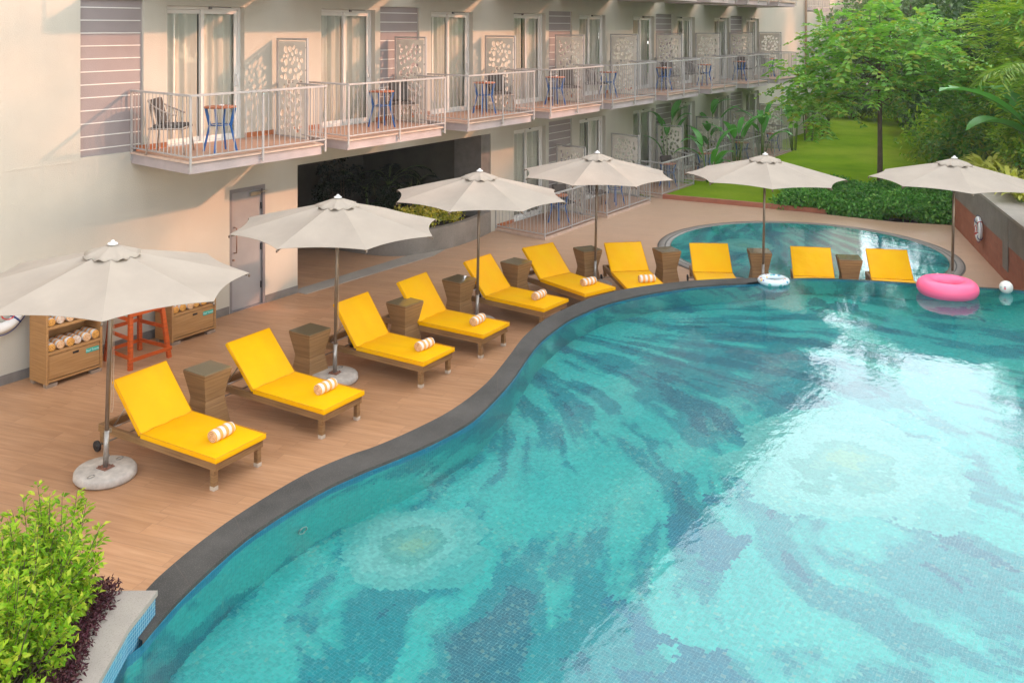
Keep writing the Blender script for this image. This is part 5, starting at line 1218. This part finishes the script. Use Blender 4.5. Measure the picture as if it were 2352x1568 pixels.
# heliconia like plants between the patios
for k, (x, y, h, lab) in enumerate([(27.4 + 1.1, -1.9, .9, 'broad leaved plant in front of the third patio screen'), (31.3, -1.75, 1.1, 'broad leaved plant leaning over the fourth patio railing'), (34.3, -1.6, 1.2, 'broad leaved plant between the two farthest patios'), (37.9, -1.7, 1.1, 'broad leaved plant at the end of the patio row'), (28.4, -.5, 1.5, 'dark broad leaved plant against the mauve panel on the ground floor'), (31.7, -.6, 1.6, 'tall broad leaved plant close to the wall by the fifth patio')]):
    banana('patio_plant', lab, (x, y, .1), 9, 1.05, .26, 200 + k, h=h, spread=.7, group='broad leaved plants by the patios')
for k, (x, y, h, ln, lab) in enumerate([(42.2, -1.0, 1.1, 1.5, 'feathery palm against the plain end wall, left one'), (44.4, -1.3, .9, 1.5, 'feathery palm by the drainpipe of the end wall'), (46.8, .2, 1.0, 1.4, 'feathery palm in front of the far wing patio')]):
    palm('feather_palm', lab, (x, y, .05), 9, ln, 220 + k, h=h, stems=3, group='palms at the end of the hotel')
# curved granite planter and plants in the passage
def off(pts, d):
    r = []
    for i, p in enumerate(pts):
        a = Vector(pts[max(0, i - 1)]); b = Vector(pts[min(len(pts) - 1, i + 1)]); t_ = (b - a).normalized(); r.append((p[0] + t_.y * d, p[1] - t_.x * d))
    return r
CW = smooth([(18.98, -.02), (18.2, -.16), (17.4, -.22), (16.7, -.14), (16.1, .05), (15.72, .45), (15.55, 1.1), (15.5, 2.2), (15.5, 4.2)], 5)
CI = off(CW, .16); cp = empty('curved_planter', (17, 1, 0)); tag(cp, 'curved rough granite planter wall at the mouth of the passage', 'planter')
v = []; f = []
for (xo, yo), (xi, yi) in zip(CW, CI): v += [(xo - 17, yo - 1, 0), (xo - 17, yo - 1, .52), (xi - 17, yi - 1, .52), (xi - 17, yi - 1, .3)]
for i in range(len(CW) - 1): a_ = 4 * i; b_ = a_ + 4; f += [(a_, b_, b_ + 1, a_ + 1), (a_ + 1, b_ + 1, b_ + 2, a_ + 2), (a_ + 2, b_ + 2, b_ + 3, a_ + 3)]
MB().add(v, f).build('planter_wall', 'granite', cp)
mb = MB(); mb.prism([(x - 17, y - 1) for x, y in CI] + [(1.9, 3.2)], .38, .42); mb.build('soil_bed', 'soil', cp)
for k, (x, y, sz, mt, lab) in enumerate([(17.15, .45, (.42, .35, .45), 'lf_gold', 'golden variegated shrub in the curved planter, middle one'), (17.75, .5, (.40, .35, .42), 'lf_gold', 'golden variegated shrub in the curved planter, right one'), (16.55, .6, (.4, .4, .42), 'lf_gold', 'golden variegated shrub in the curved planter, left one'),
                                    (16.2, 1.2, (.5, .5, .6), 'lf_passage_shaded', 'dark shrub in shade at the left of the curved planter'), (17.2, 1.5, (.7, .6, .9), 'lf_passage_shaded', 'dark shrub in shade behind the golden leaves'), (16.5, 2.6, (.8, .8, 1.5), 'lf_passage_shaded', 'tall dark shrub deep in the passage')]):
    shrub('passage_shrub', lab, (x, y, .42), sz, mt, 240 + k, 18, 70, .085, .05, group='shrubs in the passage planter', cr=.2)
palm('passage_palm', 'dark fan of palm fronds at the right of the passage', (17.9, 1.5, .42), 9, 1.0, 260, mat='lf_passage_shaded', h=.5, stems=2, L=.26, group='palms in the passage')
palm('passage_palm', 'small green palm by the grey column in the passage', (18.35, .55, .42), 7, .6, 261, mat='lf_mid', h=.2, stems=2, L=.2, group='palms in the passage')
palm('passage_palm', 'dark palm in the middle of the passage planter', (16.9, 2.0, .42), 9, 1.2, 262, mat='lf_passage_shaded', h=.8, stems=2, L=.28, group='palms in the passage')
# trees on the right of the garden, outside the frame, that shade the deck from the low sun
for k, (x, y, h, c_) in enumerate([(22.0, -26, 19.5, (3.9, 3, 7.5)), (27.7, -26, 13.5, (2.4, 2.4, 5)), (14.5, -26, 19, (4.4, 3, 7.5)), (33.6, -26, 15.9, (4.3, 3, 6.5)), (40, -22, 17, (5, 4, 7)), (47, -24, 19, (5, 4, 8)), (55, -24, 19, (5, 4, 8)), (37.5, -22.5, 15, (4, 3, 6)), (62, -22, 19, (5, 4, 8)), (69, -22, 19, (5, 4, 8)), (77, -22, 19, (5, 4, 8))]):
    tree('boundary_tree', 'tall dense tree %s along the right boundary of the garden' % ['first', 'second', 'nearest', 'third', 'fourth', 'fifth', 'sixth', 'seventh', 'eighth', 'ninth', 'farthest'][k], (x, y, 0), h, c_, 'lf_dark', 300 + k, 90, 1.4, 75, .5, .34, .25, group='boundary trees', clear=.15, low=-.95)

# thin evening haze over the garden
hzb = MB(); hzb.box(-30, 110, -75, 60, -2.2, 24); hzo = hzb.build('haze', 'white'); tag(hzo, kind='stuff')
hm = bpy.data.materials.new('haze_air'); hm.use_nodes = True; hm.node_tree.nodes.clear(); ho = hm.node_tree.nodes.new('ShaderNodeOutputMaterial'); hvv = hm.node_tree.nodes.new('ShaderNodeVolumePrincipled')
hvv.inputs['Color'].default_value = (.95, .97, 1.0, 1); hvv.inputs['Density'].default_value = .0007; hvv.inputs['Anisotropy'].default_value = .2
hm.node_tree.links.new(hvv.outputs[0], ho.inputs['Volume']); hzo.data.materials.clear(); hzo.data.materials.append(hm)
